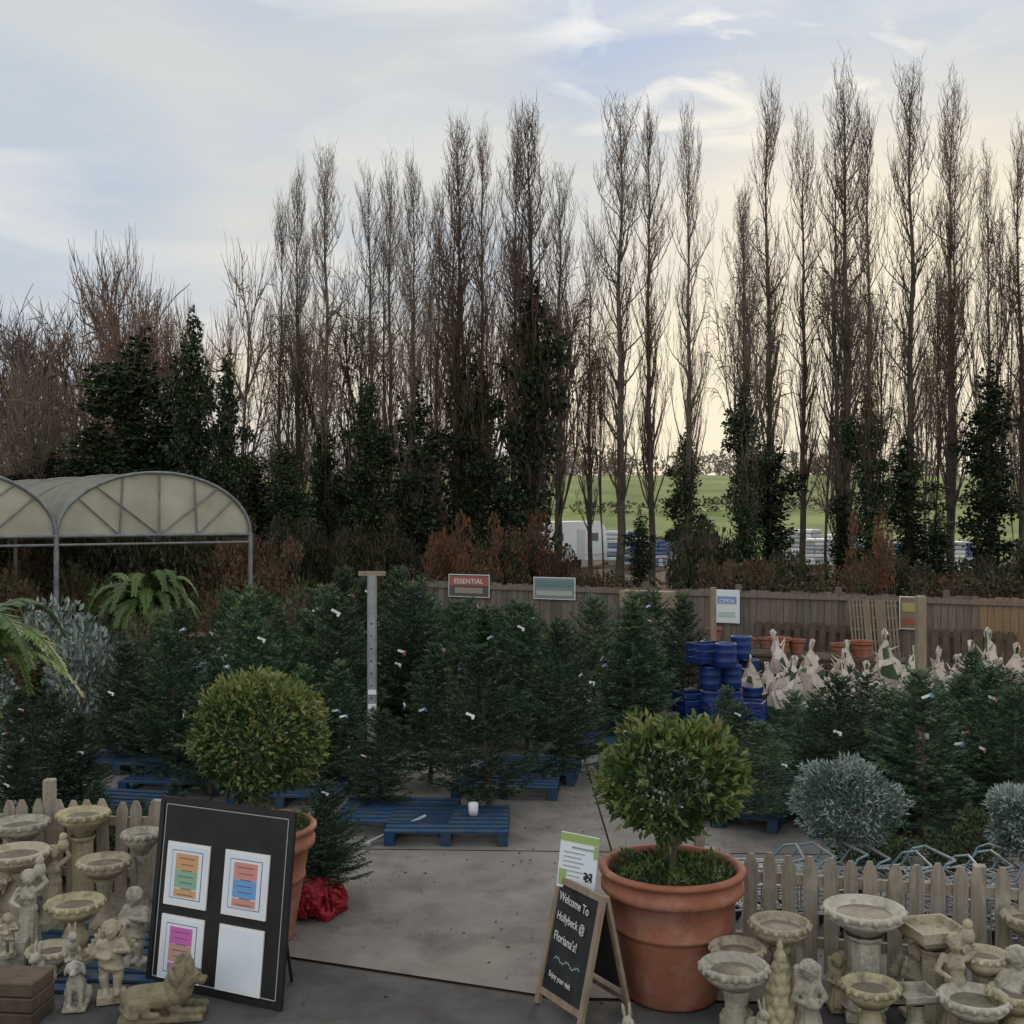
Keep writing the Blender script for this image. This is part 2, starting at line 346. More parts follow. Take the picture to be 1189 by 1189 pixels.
BR=[(0,350,160,'o'),(75,320,200,'o'),(125,330,150,'o'),(190,258,150,'o'),(280,258,150,'o'),(335,310,110,'b'),(430,300,110,'b'),(500,262,90,'b'),
(560,250,110,'o'),(650,270,110,'b'),(700,350,70,'b'),(858,245,105,'b'),(960,215,80,'b'),(1085,260,90,'b'),(1150,185,100,'b'),(-60,330,200,'o'),(-140,300,200,'o'),(1300,250,120,'b'),(40,420,150,'o'),(240,330,120,'o'),(35,370,150,'o'),(155,300,130,'o'),(1020,300,90,'b'),(390,340,90,'o')]
for i,(x,t,w,k) in enumerate(BR):
    d=R(42,48); me,top,ww=(broads[i%4] if k=='o' else birches[i%3])
    H=hgt(t,d); s=H/top; sx=(w/F*d)/ww
    obj('bare_birch_tree' if k=='b' else 'bare_broadleaf_tree',me,(lat(x,d),d,0),R(0,6.28),(sx,sx,s))
for x,t,w,d in((225,345,54,39),(160,370,100,41),(265,398,46,38),(110,480,90,40),(330,505,60,37),(745,590,34,37),(200,450,80,42),(60,520,90,43),(15,560,90,42),(295,520,60,42),(400,540,60,43),(820,600,50,38),(575,530,50,44),(1090,590,44,40)):
    hi=hgt(t,d); k=(w/F*d)/1.5; obj('ivy_clad_tree',ivys[int(x)%4],(lat(x,d),d,0),R(0,6),(k,k,hi/8))
for i in range(24):
    x=R(-150,1350); d=R(52,66)
    if 640<x<860: continue
    t=R(350,480); me,top,ww=birches[i%3]; H=hgt(t,d); sx=(R(50,90)/F*d)/ww
    obj('bare_birch_tree',me,(lat(x,d),d,0),R(0,6.28),(sx,sx,H/top))
bushes=[]
for i,ms in enumerate(([ivyd,olive,twig_b],[orange,rust,twig_b],[olive,ivyl,twig_b],[rust,olive,twig_b])):
    cs=[((R(-1.2,1.2),R(-1.2,1.2),R(.2,1.25)),(R(.25,.6),R(.25,.6),R(.15,.4))) for _ in range(18)]
    bushes.append(clumps('bush',cs,2200 if i in(1,3) else 3000,.12,ms,[.4,.6] if i==1 else [.55,.45],380,.011))
bsh=[(300,600,85,3),(278,600,60,1),(350,590,70,0),(330,575,60,2),(395,605,70,0),(450,600,80,0),(545,592,70,1),(612,590,70,1),(635,615,55,3),(500,605,70,3),(580,610,70,0),(800,605,60,0),(850,630,75,3),(905,635,60,0),(940,645,60,0),(1008,590,42,1),(975,640,60,3),(1050,640,60,0),(1090,655,60,3),(1150,640,60,0),(1185,645,50,0),(1030,650,60,0),(240,570,90,3),(190,560,100,0),(130,540,110,0),(60,555,110,3),(0,540,110,2),(90,565,100,0),(20,525,90,2),(820,590,60,0),(700,655,50,3),(1220,600,80,0),(660,645,60,3),(870,650,60,0),(1125,655,60,3),(420,620,60,0),(370,620,60,3)]
for x,t,w,k in bsh:
    d=R(34,38) if k!=2 else 44; s=(w/F*d)/2.6; h=hgt(t,d)/1.6
    obj('autumn_bush' if k in(1,3) else 'evergreen_bush',bushes[k],(lat(x,d),d,0),R(0,6),(s,s,h))
cs=[]
for i in range(70):
    x=-14+i*.5; d=33-.1*x+R(-.4,.4)
    if -1<x<2.5 : continue
    cs.append(((x,d,R(.5,1.0)),(R(.4,.8),.5,R(.5,.9))))
obj('hedge',clumps('hedge',cs,13000,.14,[ivyd,rust,olive,twig_b],[.5,.25,.25],900,.012))
cs=[((x+R(-1,1),R(66,72),R(.3,1.2)),(R(.8,1.6),1,R(.5,1.3))) for x in np.linspace(-40,-3,40)]+[((x+R(-1,1),R(84,88),R(.3,.9)),(R(.8,1.6),1,R(.4,.8))) for x in np.linspace(-3,60,46)]
obj('hedge',clumps('hedge2',cs,12000,.3,[olive,rust,hazeg,twig_b],[.4,.3,.3],1300,.02))
# ---------------- caravan and pallet stacks
def caravan():
    b=MB(); prof=[(-2.3,.45),(-2.45,1.1),(-2.2,2.1),(-1.9,2.5),(1.9,2.55),(2.25,2.2),(2.4,1.2),(2.3,.45)]
    w=1.1; n=len(prof); v=[(x,-w,z) for x,z in prof]+[(x,w,z) for x,z in prof]
    b.add(v,[(i,(i+1)%n,n+(i+1)%n,n+i) for i in range(n)],0); b.add(v[:n],[list(range(n))],0); b.add(v[n:],[list(range(n))],0)
    for x in(-1.4,1.3): b.box((x,-w-.01,1.7),(.7,.03,.42),1); b.box((x,w+.01,1.7),(.7,.03,.42),1)
    b.box((.3,-w-.012,1.3),(.6,.02,1.6),2)
    b.box((-2.37,0,1.65),(.06,1.5,.45),2); b.box((2.36,0,1.7),(.06,1.3,.45),2)
    for y in(-1,1): b.tube((0,y*.95,.33),(0,y*1.12,.33),.33,None,18,3)
    b.box((-2.9,0,.5),(1.2,.08,.08),3); b.tube((-3.3,0,.1),(-3.3,0,.6),.04,None,8,3)
    b.box((0,-w-.008,.75),(4.4,.02,.08),2)
    return b.mesh('caravan',[white,col('tinted_glass',(.12,.13,.13),.3),col('trim',(.55,.56,.56)),col('tyre',(.02,.02,.02))])
obj('caravan',caravan(),(lat(653,70),70,0),.75,1.15)
def stack(c1,c2,nm):
    b=MB()
    for i in range(3): b.box((0,-.45+.45*i,.05),(1.2,.1,.1),2)
    b.box((0,0,.12),(1.2,1,.03),2)
    for k in range(7):
        for i in range(3):
            for j in range(2): b.box((-.4+.4*i+R(-.02,.02),-.25+.5*j+R(-.02,.02),.22+k*.17),(.41,.5,.16),k%2 if R(0,1)<.75 else 1-k%2,bv=.04)
    return b.mesh(nm,[c1,c2,wood])
st1=stack(col('sack_white',(.5,.53,.56)),col('sack_blue',(.13,.19,.3)),'s1'); st2=stack(col('sack_pale',(.75,.75,.73)),col('sack_grey',(.45,.47,.46)),'s2')
for i,(x,d,k,s) in enumerate(((720,76,0,1.7),(737,70,0,1.4),(757,68,0,1.4),(772,80,0,1.2),(930,74,1,1.8),(952,70,1,1.4),(975,78,1,1.5),(1082,66,1,1.5),(1100,62,1,1.4),(1112,66,0,1.3),(1000,80,1,1.2),(1040,78,0,1.1))):
    obj('sack_pallet',(st1,st2)[k],(lat(x,d),d,0),R(-.3,.3),s)
# ---------------- polytunnel
def tunnel():
    e=bpy.data.objects.new('polytunnel',None); scene.collection.objects.link(e)
    u=Vector((.73,.68,0)).normalized(); L=Vector((-u.y,u.x,0)); P1=Vector((lat(65,23),23,0)); W=4.45; ev=2.8; rise=1.36; Ln=14
    def arc(k,t,off=0):
        a=math.pi*t; c=P1-u*(k*W)+u*(W/2); return c+u*(-math.cos(a)*W/2)+Vector((0,0,ev+math.sin(a)*rise))+L*off
    def shm(name,c1,c2,tr_,tl):
        sheetm=bpy.data.materials.new(name); sheetm.use_nodes=True; nt=sheetm.node_tree;N=nt.nodes;Lk=nt.links
        N['Principled BSDF'].inputs['Roughness'].default_value=.35
        tc=N.new('ShaderNodeTexCoord');n=N.new('ShaderNodeTexNoise');n.inputs['Scale'].default_value=1.3;n.inputs['Detail'].default_value=8;Lk.new(tc.outputs['Object'],n.inputs[0])
        r=N.new('ShaderNodeValToRGB');r.color_ramp.elements[0].position=.3;r.color_ramp.elements[1].position=.7;r.color_ramp.elements[0].color=(*c1,1);r.color_ramp.elements[1].color=(*c2,1);Lk.new(n.outputs[0],r.inputs[0])
        Lk.new(r.outputs[0],N['Principled BSDF'].inputs['Base Color'])
        t=N.new('ShaderNodeBsdfTranslucent');Lk.new(r.outputs[0],t.inputs[0]);mx=N.new('ShaderNodeMixShader');mx.inputs[0].default_value=tl
        tr=N.new('ShaderNodeBsdfTransparent');mx2=N.new('ShaderNodeMixShader');mx2.inputs[0].default_value=tr_
        Lk.new(N['Principled BSDF'].outputs[0],mx.inputs[1]);Lk.new(t.outputs[0],mx.inputs[2]);Lk.new(mx.outputs[0],mx2.inputs[1]);Lk.new(tr.outputs[0],mx2.inputs[2]);Lk.new(mx2.outputs[0],N['Material Output'].inputs[0])
        return sheetm
    sheetm=shm('polythene',(.22,.22,.14),(.46,.45,.33),.12,.5); gab=shm('clear_gable',(.62,.58,.46),(.88,.84,.7),.15,.55)
    s=MB(); g=MB(); f=MB(); n=24
    for k in range(3):
        v=[]
        for o in (0,Ln):
            for i in range(n+1): v.append(arc(k,i/n,o))
        s.add([tuple(q) for q in v],[(i,i+1,n+1+i+1,n+1+i) for i in range(n)],0,True)
        v=[tuple(arc(k,i/n,.03)) for i in range(n+1)]; g.add(v,[list(range(n+1))],0)
        for off in [0,2.3,4.6,7,9.3,11.6,14]:
            f.path([arc(k,i/n,off) for i in range(n+1)],.03,6)
            f.tube(arc(k,0,off),(arc(k,0,off).x,arc(k,0,off).y,0),.04,None,8)
            f.tube(arc(k,0,off),arc(k,1,off),.025,None,6)
        def bp(t): return arc(k,0,-.02).lerp(arc(k,1,-.02),t)
        f.path([arc(k,i/n,-.02) for i in range(n+1)],.04,6)
        f.tube(bp(0),bp(1),.04,None,6)
        for t0,t1 in((.5,.28),(.5,.72),(.3,.2),(.7,.8),(.3,.38),(.7,.62),(.5,.5)): f.tube(bp(t0),arc(k,t1,-.02),.022,None,6)
        for t in (0,1): f.tube(bp(t),(bp(t).x,bp(t).y,0),.055,None,8)
        f.tube(bp(0)-Vector((0,0,.18)),bp(1)-Vector((0,0,.18)),.03,None,6)
        f.tube(arc(k,1,0),arc(k,1,Ln),.08,None,8); f.tube(arc(k,0,0),arc(k,0,Ln),.08,None,8)
    obj('roof_sheet',s.mesh('r',[sheetm]),parent=e); obj('gable_panel',g.mesh('g',[gab]),parent=e); obj('frame',f.mesh('f',[framem]),parent=e)
tunnel()
# ---------------- board fence
def bfence():
    A=Vector((lat(1235,18.9),18.9)); B=Vector((lat(470,24.6),24.6)); d=(B-A); Ln=d.length; d/=Ln; ang=math.atan2(d.y,d.x)
    b=MB(); s=0; n=Vector((d.y,-d.x)); 
    if n.y>0: n=-n
    i=0
    while s<Ln:
        p=A+d*s; h=1.80+R(-.025,.025); off=(i%2)*.012
        b.box((p.x-n.x*off,p.y-n.y*off,h/2),(.118,.018,h),random.choice([0,0,1,1,2]) if s>1.3 else 3,rz=ang+R(-.01,.01)); s+=.125; i+=1
    b2=0
    while b2<=Ln:
        p=A+d*b2-n*.07; b.box((p.x,p.y,.95),(.1,.1,1.92),1,rz=ang); b2+=1.85
    for z in(.4,1.2,1.72):
        c=(A+B)/2+n*(.03 if z>1.5 else -.04); b.box((c.x,c.y,z),(Ln,.03,.08),0 if z>1.5 else 1,rz=ang)
    obj('board_fence',b.mesh('bf',woods+[warmwood]))
    return A,d,n,ang
FA,FD,FN,FANG=bfence()
def fence_pt(x):
    t=(x-594.5)/F; s=(t*FA.y-FA.x)/(FD.x-t*FD.y); return FA+FD*s
def textobj(name,body,Mx,size,m,parent,align='LEFT'):
    c=bpy.data.curves.new(name,'FONT'); c.body=body; c.size=size; c.align_x=align; c.materials.append(m); c.extrude=.0008; c.offset=.0004
    o=bpy.data.objects.new(name,c); scene.collection.objects.link(o); o.matrix_world=Mx
    if parent: o.parent=parent
    return o
def sign(name,x,z,w,h,base,bands,cols,txt=None,ts=.15):
    p=fence_pt(x)+FN*.06; e=bpy.data.objects.new(name,None); e.location=(p.x,p.y,z); e.rotation_euler=(0,0,FANG+math.pi); scene.collection.objects.link(e)
    b=MB(); b.box((0,0,0),(w,.012,h),0); b.box((0,.0,0),(w+.03,.008,h+.03),1)
    for k,(a,c,hh) in enumerate(bands): b.box((0,-.008-.001*k,c),(w*a,.008,hh),2+k)
    obj('panel',b.mesh(name,[base,white]+cols),parent=e)
    if txt: textobj('lettering',txt,Matrix.Translation((0,-.02,bands[0][1]-.055))@Matrix.Rotation(math.pi/2,4,'X'),ts,white,e,'CENTER')
sign('sign',546,1.74,.95,.45,col('dkb',(.10,.09,.08)),[(.98,.1,.2),(.7,-.1,.12)],[col('orange_b',(.35,.12,.08)),col('dk',(.3,.25,.2))],'ESSENTIAL')
sign('banner_sign',645,1.74,.9,.42,col('ban',(.2,.24,.24)),[(.9,.1,.12),(.9,-.1,.1)],[col('teal_b',(.12,.22,.22)),col('cream_b',(.4,.4,.34))])
sign('poster',845,1.5,.46,.6,col('pos',(.7,.72,.72)),[(.8,.12,.14),(.7,-.15,.1)],[col('blue_po',(.2,.3,.5)),col('grn_po',(.45,.55,.5))],'OPEN',.11)
sign('poster',1058,1.5,.36,.55,col('pos2',(.2,.15,.1)),[(.8,.1,.16),(.7,-.15,.1)],[col('y_po',(.35,.3,.12)),col('r_po',(.3,.08,.07))])
# ---------------- posts
def post(name,x,d,top,r,m,sq=False):
    z=hgt(top,d); b=MB()
    if sq: b.box((0,0,z/2),(r*2,r*2,z),0,bv=.008)
    else:
        b.tube((0,0,0),(0,0,z),r,None,16,0); b.box((0,0,z+.02),(.3,.05,.05),3); 
        for k in range(8): b.tube((0,-r-.001,z*.4+k*.14),(0,-r-.006,z*.4+k*.14),.012,None,8,2)
    for k in range(2): b.box((.01,-r-.014,z*.42+k*.16),(.09,.02,.05),1)
    return obj(name,b.mesh(name,[m,white,darkwood,wood]),(lat(x,d),d,0))
post('steel_post',432,12.75,668,.055,galv)
post('timber_post',1069,11.3,692,.045,wood,True)
post('timber_post',828,20,682,.05,wood,True)
# ---------------- fir trees
def fir(seed,H=1.9,Rr=.72,label=None):
    rd=random.Random(seed); b=MB(); tp=[];td=[];tl=[];tt=[];s0=[];s1=[];ra=[];rb=[]
    b.tube((0,0,-.1),(0,0,H*.97),.034,.006,8,3)
    z=.09*H; asym=[rd.uniform(.78,1.13) for _ in range(8)]; pw=rd.uniform(.72,1.0)
    while z<H*.96:
        t=(z/H-.06)/.94; rad=Rr*(1-t)**pw+.02
        if z<.16*H: rad*=.8
        nb=int(5+7*(1-t)); a0=rd.uniform(0,6.28); lay=rd.uniform(.84,1.1)
        for i in range(nb):
            a=a0+i*6.283/nb+rd.uniform(-.25,.25); rr=rad*rd.uniform(.7,1.1)*lay*asym[int((a%6.2832)/6.2832*8)%8]
            el=math.radians(-10+52*t+rd.uniform(-9,9)); o=Vector((math.cos(a)*math.cos(el),math.sin(a)*math.cos(el),math.sin(el)))
            p=Vector((0,0,z+rd.uniform(-.04,.04))); side=Vector((-math.sin(a),math.cos(a),0))
            pts=[]; n=max(2,int(rr/.055))
            for k in range(n+1):
                s=k/n; q=p+o*(rr*s)+Vector((0,0,-.10*rr*math.sin(s*3.14)+.16*rr*s*s)); pts.append(q)
            for q0,q1 in zip(pts[:-1],pts[1:]): s0.append(q0);s1.append(q1);ra.append(.007);rb.append(.006)
            for k in range(n+1):
                s=k/n
                if s<.2 and rr>.2: continue
                for sg in(-1,1):
                    dd=(o*.7+side*sg*rd.uniform(.5,1.)+Vector((0,0,rd.uniform(-.25,.45)))).normalized()
                    l=(.07+.30*rr*(1-s))*rd.uniform(.7,1.2); tp.append(pts[k]);td.append(dd);tl.append(min(l,.2));tt.append(s)
            tp.append(pts[-1]);td.append((o+Vector((0,0,.25))).normalized());tl.append(.07);tt.append(1)
        z+=rd.uniform(.042,.075)*H*(1-.3*t)
    tp.append(Vector((0,0,H*.86)));td.append(Vector((0,0,1)));tl.append(H*.14);tt.append(.8)
    tp=np.array(tp);td=np.array(td);tl=np.array(tl);tt=np.array(tt)
    b.tubes(s0,s1,ra,rb,3,0)
    K=18; u=(np.arange(K)+.5)/K
    Pp=(tp[:,None,:]+td[:,None,:]*(tl[:,None]*u[None,:])[:,:,None]).reshape(-1,3); D=np.repeat(td,K,axis=0)
    rv=rng.normal(size=D.shape); pr=rv-(rv*D).sum(1,keepdims=True)*D; pr/=np.linalg.norm(pr,axis=1,keepdims=True)+1e-9
    pr[:,2]=np.abs(pr[:,2])*.8; ND=D*.45+pr*.9
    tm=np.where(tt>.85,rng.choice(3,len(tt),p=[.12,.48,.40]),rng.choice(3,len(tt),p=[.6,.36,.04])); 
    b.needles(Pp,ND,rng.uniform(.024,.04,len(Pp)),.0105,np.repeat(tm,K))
    for q in range(2):
        zz=H*rd.uniform(.5,.9); a=-1.57+rd.uniform(-.9,.9); rad=Rr*(1-zz/H)**pw+.06; c=(math.cos(a)*rad,math.sin(a)*rad,zz)
        e=Euler((rd.uniform(-.4,.4),rd.uniform(-.7,.7),a+1.57)).to_matrix().to_4x4(); e.translation=c
        if q==0 or label is not None:
            b.box((0,0,0),(.10,.004,.03),4,Mx=e); b.box((.045,-.004,-.012),(.03,.004,.05),5,Mx=e)
    return b.mesh('fir',[ndl,ndm,ndt,bark,white,label if label else white])
lr=col('label_red',(.45,.1,.08)); lb=col('label_blue',(.12,.28,.5))
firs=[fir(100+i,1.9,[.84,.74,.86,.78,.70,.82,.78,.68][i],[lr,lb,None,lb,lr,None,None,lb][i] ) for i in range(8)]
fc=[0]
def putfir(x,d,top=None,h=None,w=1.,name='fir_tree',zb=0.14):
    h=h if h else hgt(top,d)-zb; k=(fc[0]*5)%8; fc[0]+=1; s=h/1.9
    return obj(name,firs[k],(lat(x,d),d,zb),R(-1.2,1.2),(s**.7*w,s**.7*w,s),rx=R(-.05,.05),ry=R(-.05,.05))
for x,d,t in((440,12.1,822),(567,12.1,748),(655,13.6,725),(500,13.3,745),(735,16.5,690),(792,17.6,690),(612,15.3,712),(560,15.8,718),(690,17.6,690),
  (150,14.5,745),(205,13.6,735),(245,12.8,760),(350,12.9,775),(395,13.1,770),(300,13.6,720),(760,18.9,683),(480,16,675),(600,17.5,700),(465,18.5,662)):
    putfir(x,d,top=t)
putfir(735,16.0,top=695,w=1.2)
for d in(14.4,15.5,16.7,18,19.4):
    X=lat(185,d)+R(0,.4)
    while X<lat(650,d):
        x=594.5+X/d*F
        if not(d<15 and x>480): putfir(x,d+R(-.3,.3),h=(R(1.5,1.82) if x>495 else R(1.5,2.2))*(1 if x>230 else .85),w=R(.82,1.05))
        X+=R(.9,1.15)
for x,d,t in((60,11.6,800),(20,10.8,862),(95,11.9,830),(112,10.5,905),(20,13,800),(205,11.2,905),(165,10.8,925)): putfir(x,d,top=t,w=.9)
for d,x0,x1,h in((10.9,1075,1290,1.48),(11.7,885,1290,1.34),(12.7,860,1300,1.22),(13.8,845,1310,1.08),(14.9,1060,1310,1.12)):
    X=lat(x0,d)
    while X<lat(x1,d):
        x=594.5+X/d*F
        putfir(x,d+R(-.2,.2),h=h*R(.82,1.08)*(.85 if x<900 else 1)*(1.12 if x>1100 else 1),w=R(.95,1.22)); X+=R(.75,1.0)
# ---------------- pallets
def pallet():
    b=MB()
    for i in range(7): b.box((0,-.45+.15*i,.132),(1.2,.1,.02),0)
    for x in(-.55,0,.55):
        b.box((x,0,.111),(.1,1,.02),0)
        for y in(-.45,0,.45): b.box((x,y,.06),(.1,.1,.08),0)
        b.box((x,0,.01),(.1,1,.018),0)
    return b.mesh('pallet',[blue])
pm=pallet()
for x,d,r in((462,11.75,.08),(522,11.4,.02),(590,13.2,.1),(615,13.9,.15),(160,14.4,.2),(215,13.4,.1),(690,15.6,.1),(740,16.4,.1),(900,12.2,.1),(1000,11.6,.05),(885,13.4,.1),(340,12.8,.1),(130,12.1,.2),(845,12.0,.4)):
    obj('blue_pallet',pm,(lat(x,d),d,.014),-r)
b=MB(); b.lathe([(.0,0),(.045,0),(.05,.05),(.05,.12),(.044,.125),(.04,.02),(0,.02)],16); obj('paper_cup',b.mesh('cup',[white]),(lat(550,11.6),11.5,.158))
b=MB(); b.tube((0,0,.02),(.55,.5,.16),.018,None,8,0); b.box((0,0,.02),(.12,.06,.03),0); obj('pallet_handle',b.mesh('ph',[galv]),(lat(425,11),10.9,.014))
# ---------------- pots & topiaries
def pot(R0=.45,h=.86):
    b=MB(); r=R0
    pr=[(0,0),(r*.62,0),(r*.64,.02),(r*.8,h*.5),(r*.815,h*.53),(r*.84,h*.535),(r*.84,h*.56),(r*.82,h*.57),(r*.9,h*.80),(r*.97,h*.81),(r*1.0,h*.83),(r*1.0,h*.88),(r*.975,h*.885),(r*.98,h*.955),(r*1.02,h*.96),(r*1.03,h*.985),(r*1.0,h),(r*.93,h),(r*.9,h*.97),(r*.88,h*.9)]
    b.lathe(pr,48,mat=0); b.lathe([(r*.885,h*.91),(r*.5,h*.93),(0,h*.94)],24,mat=1)
    return b
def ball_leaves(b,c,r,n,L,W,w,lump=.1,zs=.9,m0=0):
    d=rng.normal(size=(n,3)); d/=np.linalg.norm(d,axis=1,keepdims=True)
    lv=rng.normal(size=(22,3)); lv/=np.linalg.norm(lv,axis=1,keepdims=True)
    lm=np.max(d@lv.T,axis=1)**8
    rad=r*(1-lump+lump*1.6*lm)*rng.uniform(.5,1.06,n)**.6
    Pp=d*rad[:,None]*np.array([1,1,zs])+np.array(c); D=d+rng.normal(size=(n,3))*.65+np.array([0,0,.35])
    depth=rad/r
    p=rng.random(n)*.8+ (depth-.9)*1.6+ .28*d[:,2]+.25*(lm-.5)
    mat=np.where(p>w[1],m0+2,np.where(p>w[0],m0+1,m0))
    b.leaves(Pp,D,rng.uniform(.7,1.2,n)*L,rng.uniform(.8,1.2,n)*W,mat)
    return lv
def topiary(x,d,cy,r,w,zs,L=.075,n=4800,pr=.46,lump=.12):
    b=pot(pr,.86); X=lat(x,d); zc=hgt(cy,d)
    b.tube((0,0,.75),(.02,0,zc-.1),.028,.02,8,2)
    for i in range(14):
        a=R(0,6.28); b.tube((.02,0,zc-.25+R(0,.15)),(math.cos(a)*r*.7,math.sin(a)*r*.7,zc+R(-.25,.3)),.012,.005,5,2,False)
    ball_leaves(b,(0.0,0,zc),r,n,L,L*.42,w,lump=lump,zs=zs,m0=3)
    for i in range(46):
        dd=Vector((R(-1,1),R(-1,1),R(-.7,1))).normalized(); base=np.array([dd.x*r*.9,dd.y*r*.9,zc+dd.z*r*.9*zs]); tip=base+np.array([dd.x,dd.y,dd.z+.4])*R(.05,.12)
        m=9; u=rng.random((m,1)); C=base+(tip-base)*u; b.leaves(C,np.array(dd)+rng.normal(size=(m,3))*.7,L,L*.4,rng.choice([4,4,5],m))
    n2=1700; a=rng.uniform(0,6.28,n2); rr=.4*np.sqrt(rng.random(n2)); lm=np.sin(a*3)**2
    Pp=np.stack([rr*np.cos(a),rr*np.sin(a),.80+.10*rng.random(n2)*lm],axis=1)
    D=rng.normal(size=(n2,3))*.6+np.array([0,0,.9]); b.leaves(Pp,D,.045,.018,np.where(lm>.6,4,3)*np.ones(n2,int))
    return obj('bay_topiary',b.mesh('bay',[terra,soil,bark,bayd,baym,bayl]),(X,d,.012),0)
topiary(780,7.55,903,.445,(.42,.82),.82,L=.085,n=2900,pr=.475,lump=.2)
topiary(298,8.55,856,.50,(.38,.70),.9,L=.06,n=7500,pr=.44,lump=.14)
def bluetop(x,d,cy,r):
    b=MB(); zc=hgt(cy,d); b.tube((0,0,0),(0,0,zc),.02,.015,8,0)
    b.lathe([(0,0),(.11,0),(.15,.25),(.16,.25),(.16,.28),(.14,.28),(.13,.24),(0,.24)],20,mat=4)
    ball_leaves(b,(0,0,zc),r,9000,.055,.014,(.3,.6),lump=.3,zs=.85,m0=1)
    obj('blue_conifer_topiary',b.mesh('bt',[bark,blud,blud,blul,darkwood]),(lat(x,d),d,0.012))
bluetop(985,9.3,930,.40); bluetop(1192,8.8,955,.28)
putfir(380,9.35,top=905,w=1.0); putfir(372,9.5,top=930,w=.8)
b=MB()
for k in range(11):
    a=k*.571+.2; b.ell((.16*math.cos(a),.16*math.sin(a),.06+.05*(k%3)),(.11,.09,.10),12,8,rot=(R(-1,1),R(-1,1),a))
b.ell((0,0,.12),(.17,.17,.15),16,12)
for k in range(26):
    a=k*.2417; b.box((.2*math.cos(a),.2*math.sin(a),.13),(.16,.012,.2),0,rz=a+R(-1,1))
o=obj('red_net_bag',b.mesh('rb',[red]),(lat(368,9.2),9.1,.0))
m=o.modifiers.new('s','SUBSURF'); m.levels=m.render_levels=2
tx=bpy.data.textures.new('cr','CLOUDS'); tx.noise_scale=.035; tx.noise_depth=3; dm=o.modifiers.new('d','DISPLACE'); dm.texture=tx; dm.strength=.09; dm.texture_coords='LOCAL'
# ---------------- picket fences
def pfence(a,bq,h,name='picket_fence'):
    A=Vector(a);B=Vector(bq);d=B-A;Ln=d.length;d/=Ln;ang=math.atan2(d.y,d.x);b=MB();s=0
    n=Vector((d.y,-d.x)); n=-n if n.y>0 else n
    while s<Ln:
        p=A+d*s; w=.048; hh=h+R(-.02,.02); T=Matrix.Translation((p.x,p.y,.05))@Matrix.Rotation(ang,4,'Z')@Matrix.Rotation(R(-.03,.03),4,'Y')
        pr=[(-w,0),(w,0),(w,hh-.07),(w*.35,hh),(-w*.35,hh),(-w,hh-.07)]
        v=[(x,-.01,z) for x,z in pr]+[(x,.01,z) for x,z in pr]; k=6
        b.add(v,[(i,(i+1)%k,k+(i+1)%k,k+i) for i in range(k)],0,False,T);b.add(v[:k],[list(range(k))],0,False,T);b.add(v[k:],[list(range(k))],0,False,T)
        s+=.138
    for z in(.25,.68):
        c=(A+B)/2-n*.03; b.box((c.x,c.y,z),(Ln,.035,.07),0,rz=ang)
    t=0
    while t<=Ln+.01:
        p=A+d*min(t,Ln)-n*.09; b.box((p.x,p.y,.42),(.08,.08,.84),0,rz=ang); t+=1.8
    obj(name,b.mesh(name,[pick]))
pfence((lat(823,7.95),7.95),(lat(1400,7.25),7.25),.80)
pfence((lat(178,9.3),9.3),(lat(-160,9.5),9.5),.80)
b=MB(); b.box((0,0,.5),(.09,.09,1.02),0,bv=.01); me=b.mesh('gp',[pick])
obj('gate_post',me,(lat(812,8.4),8.4,0),0,.88); obj('gate_post',me,(lat(58,9.42),9.42,0))
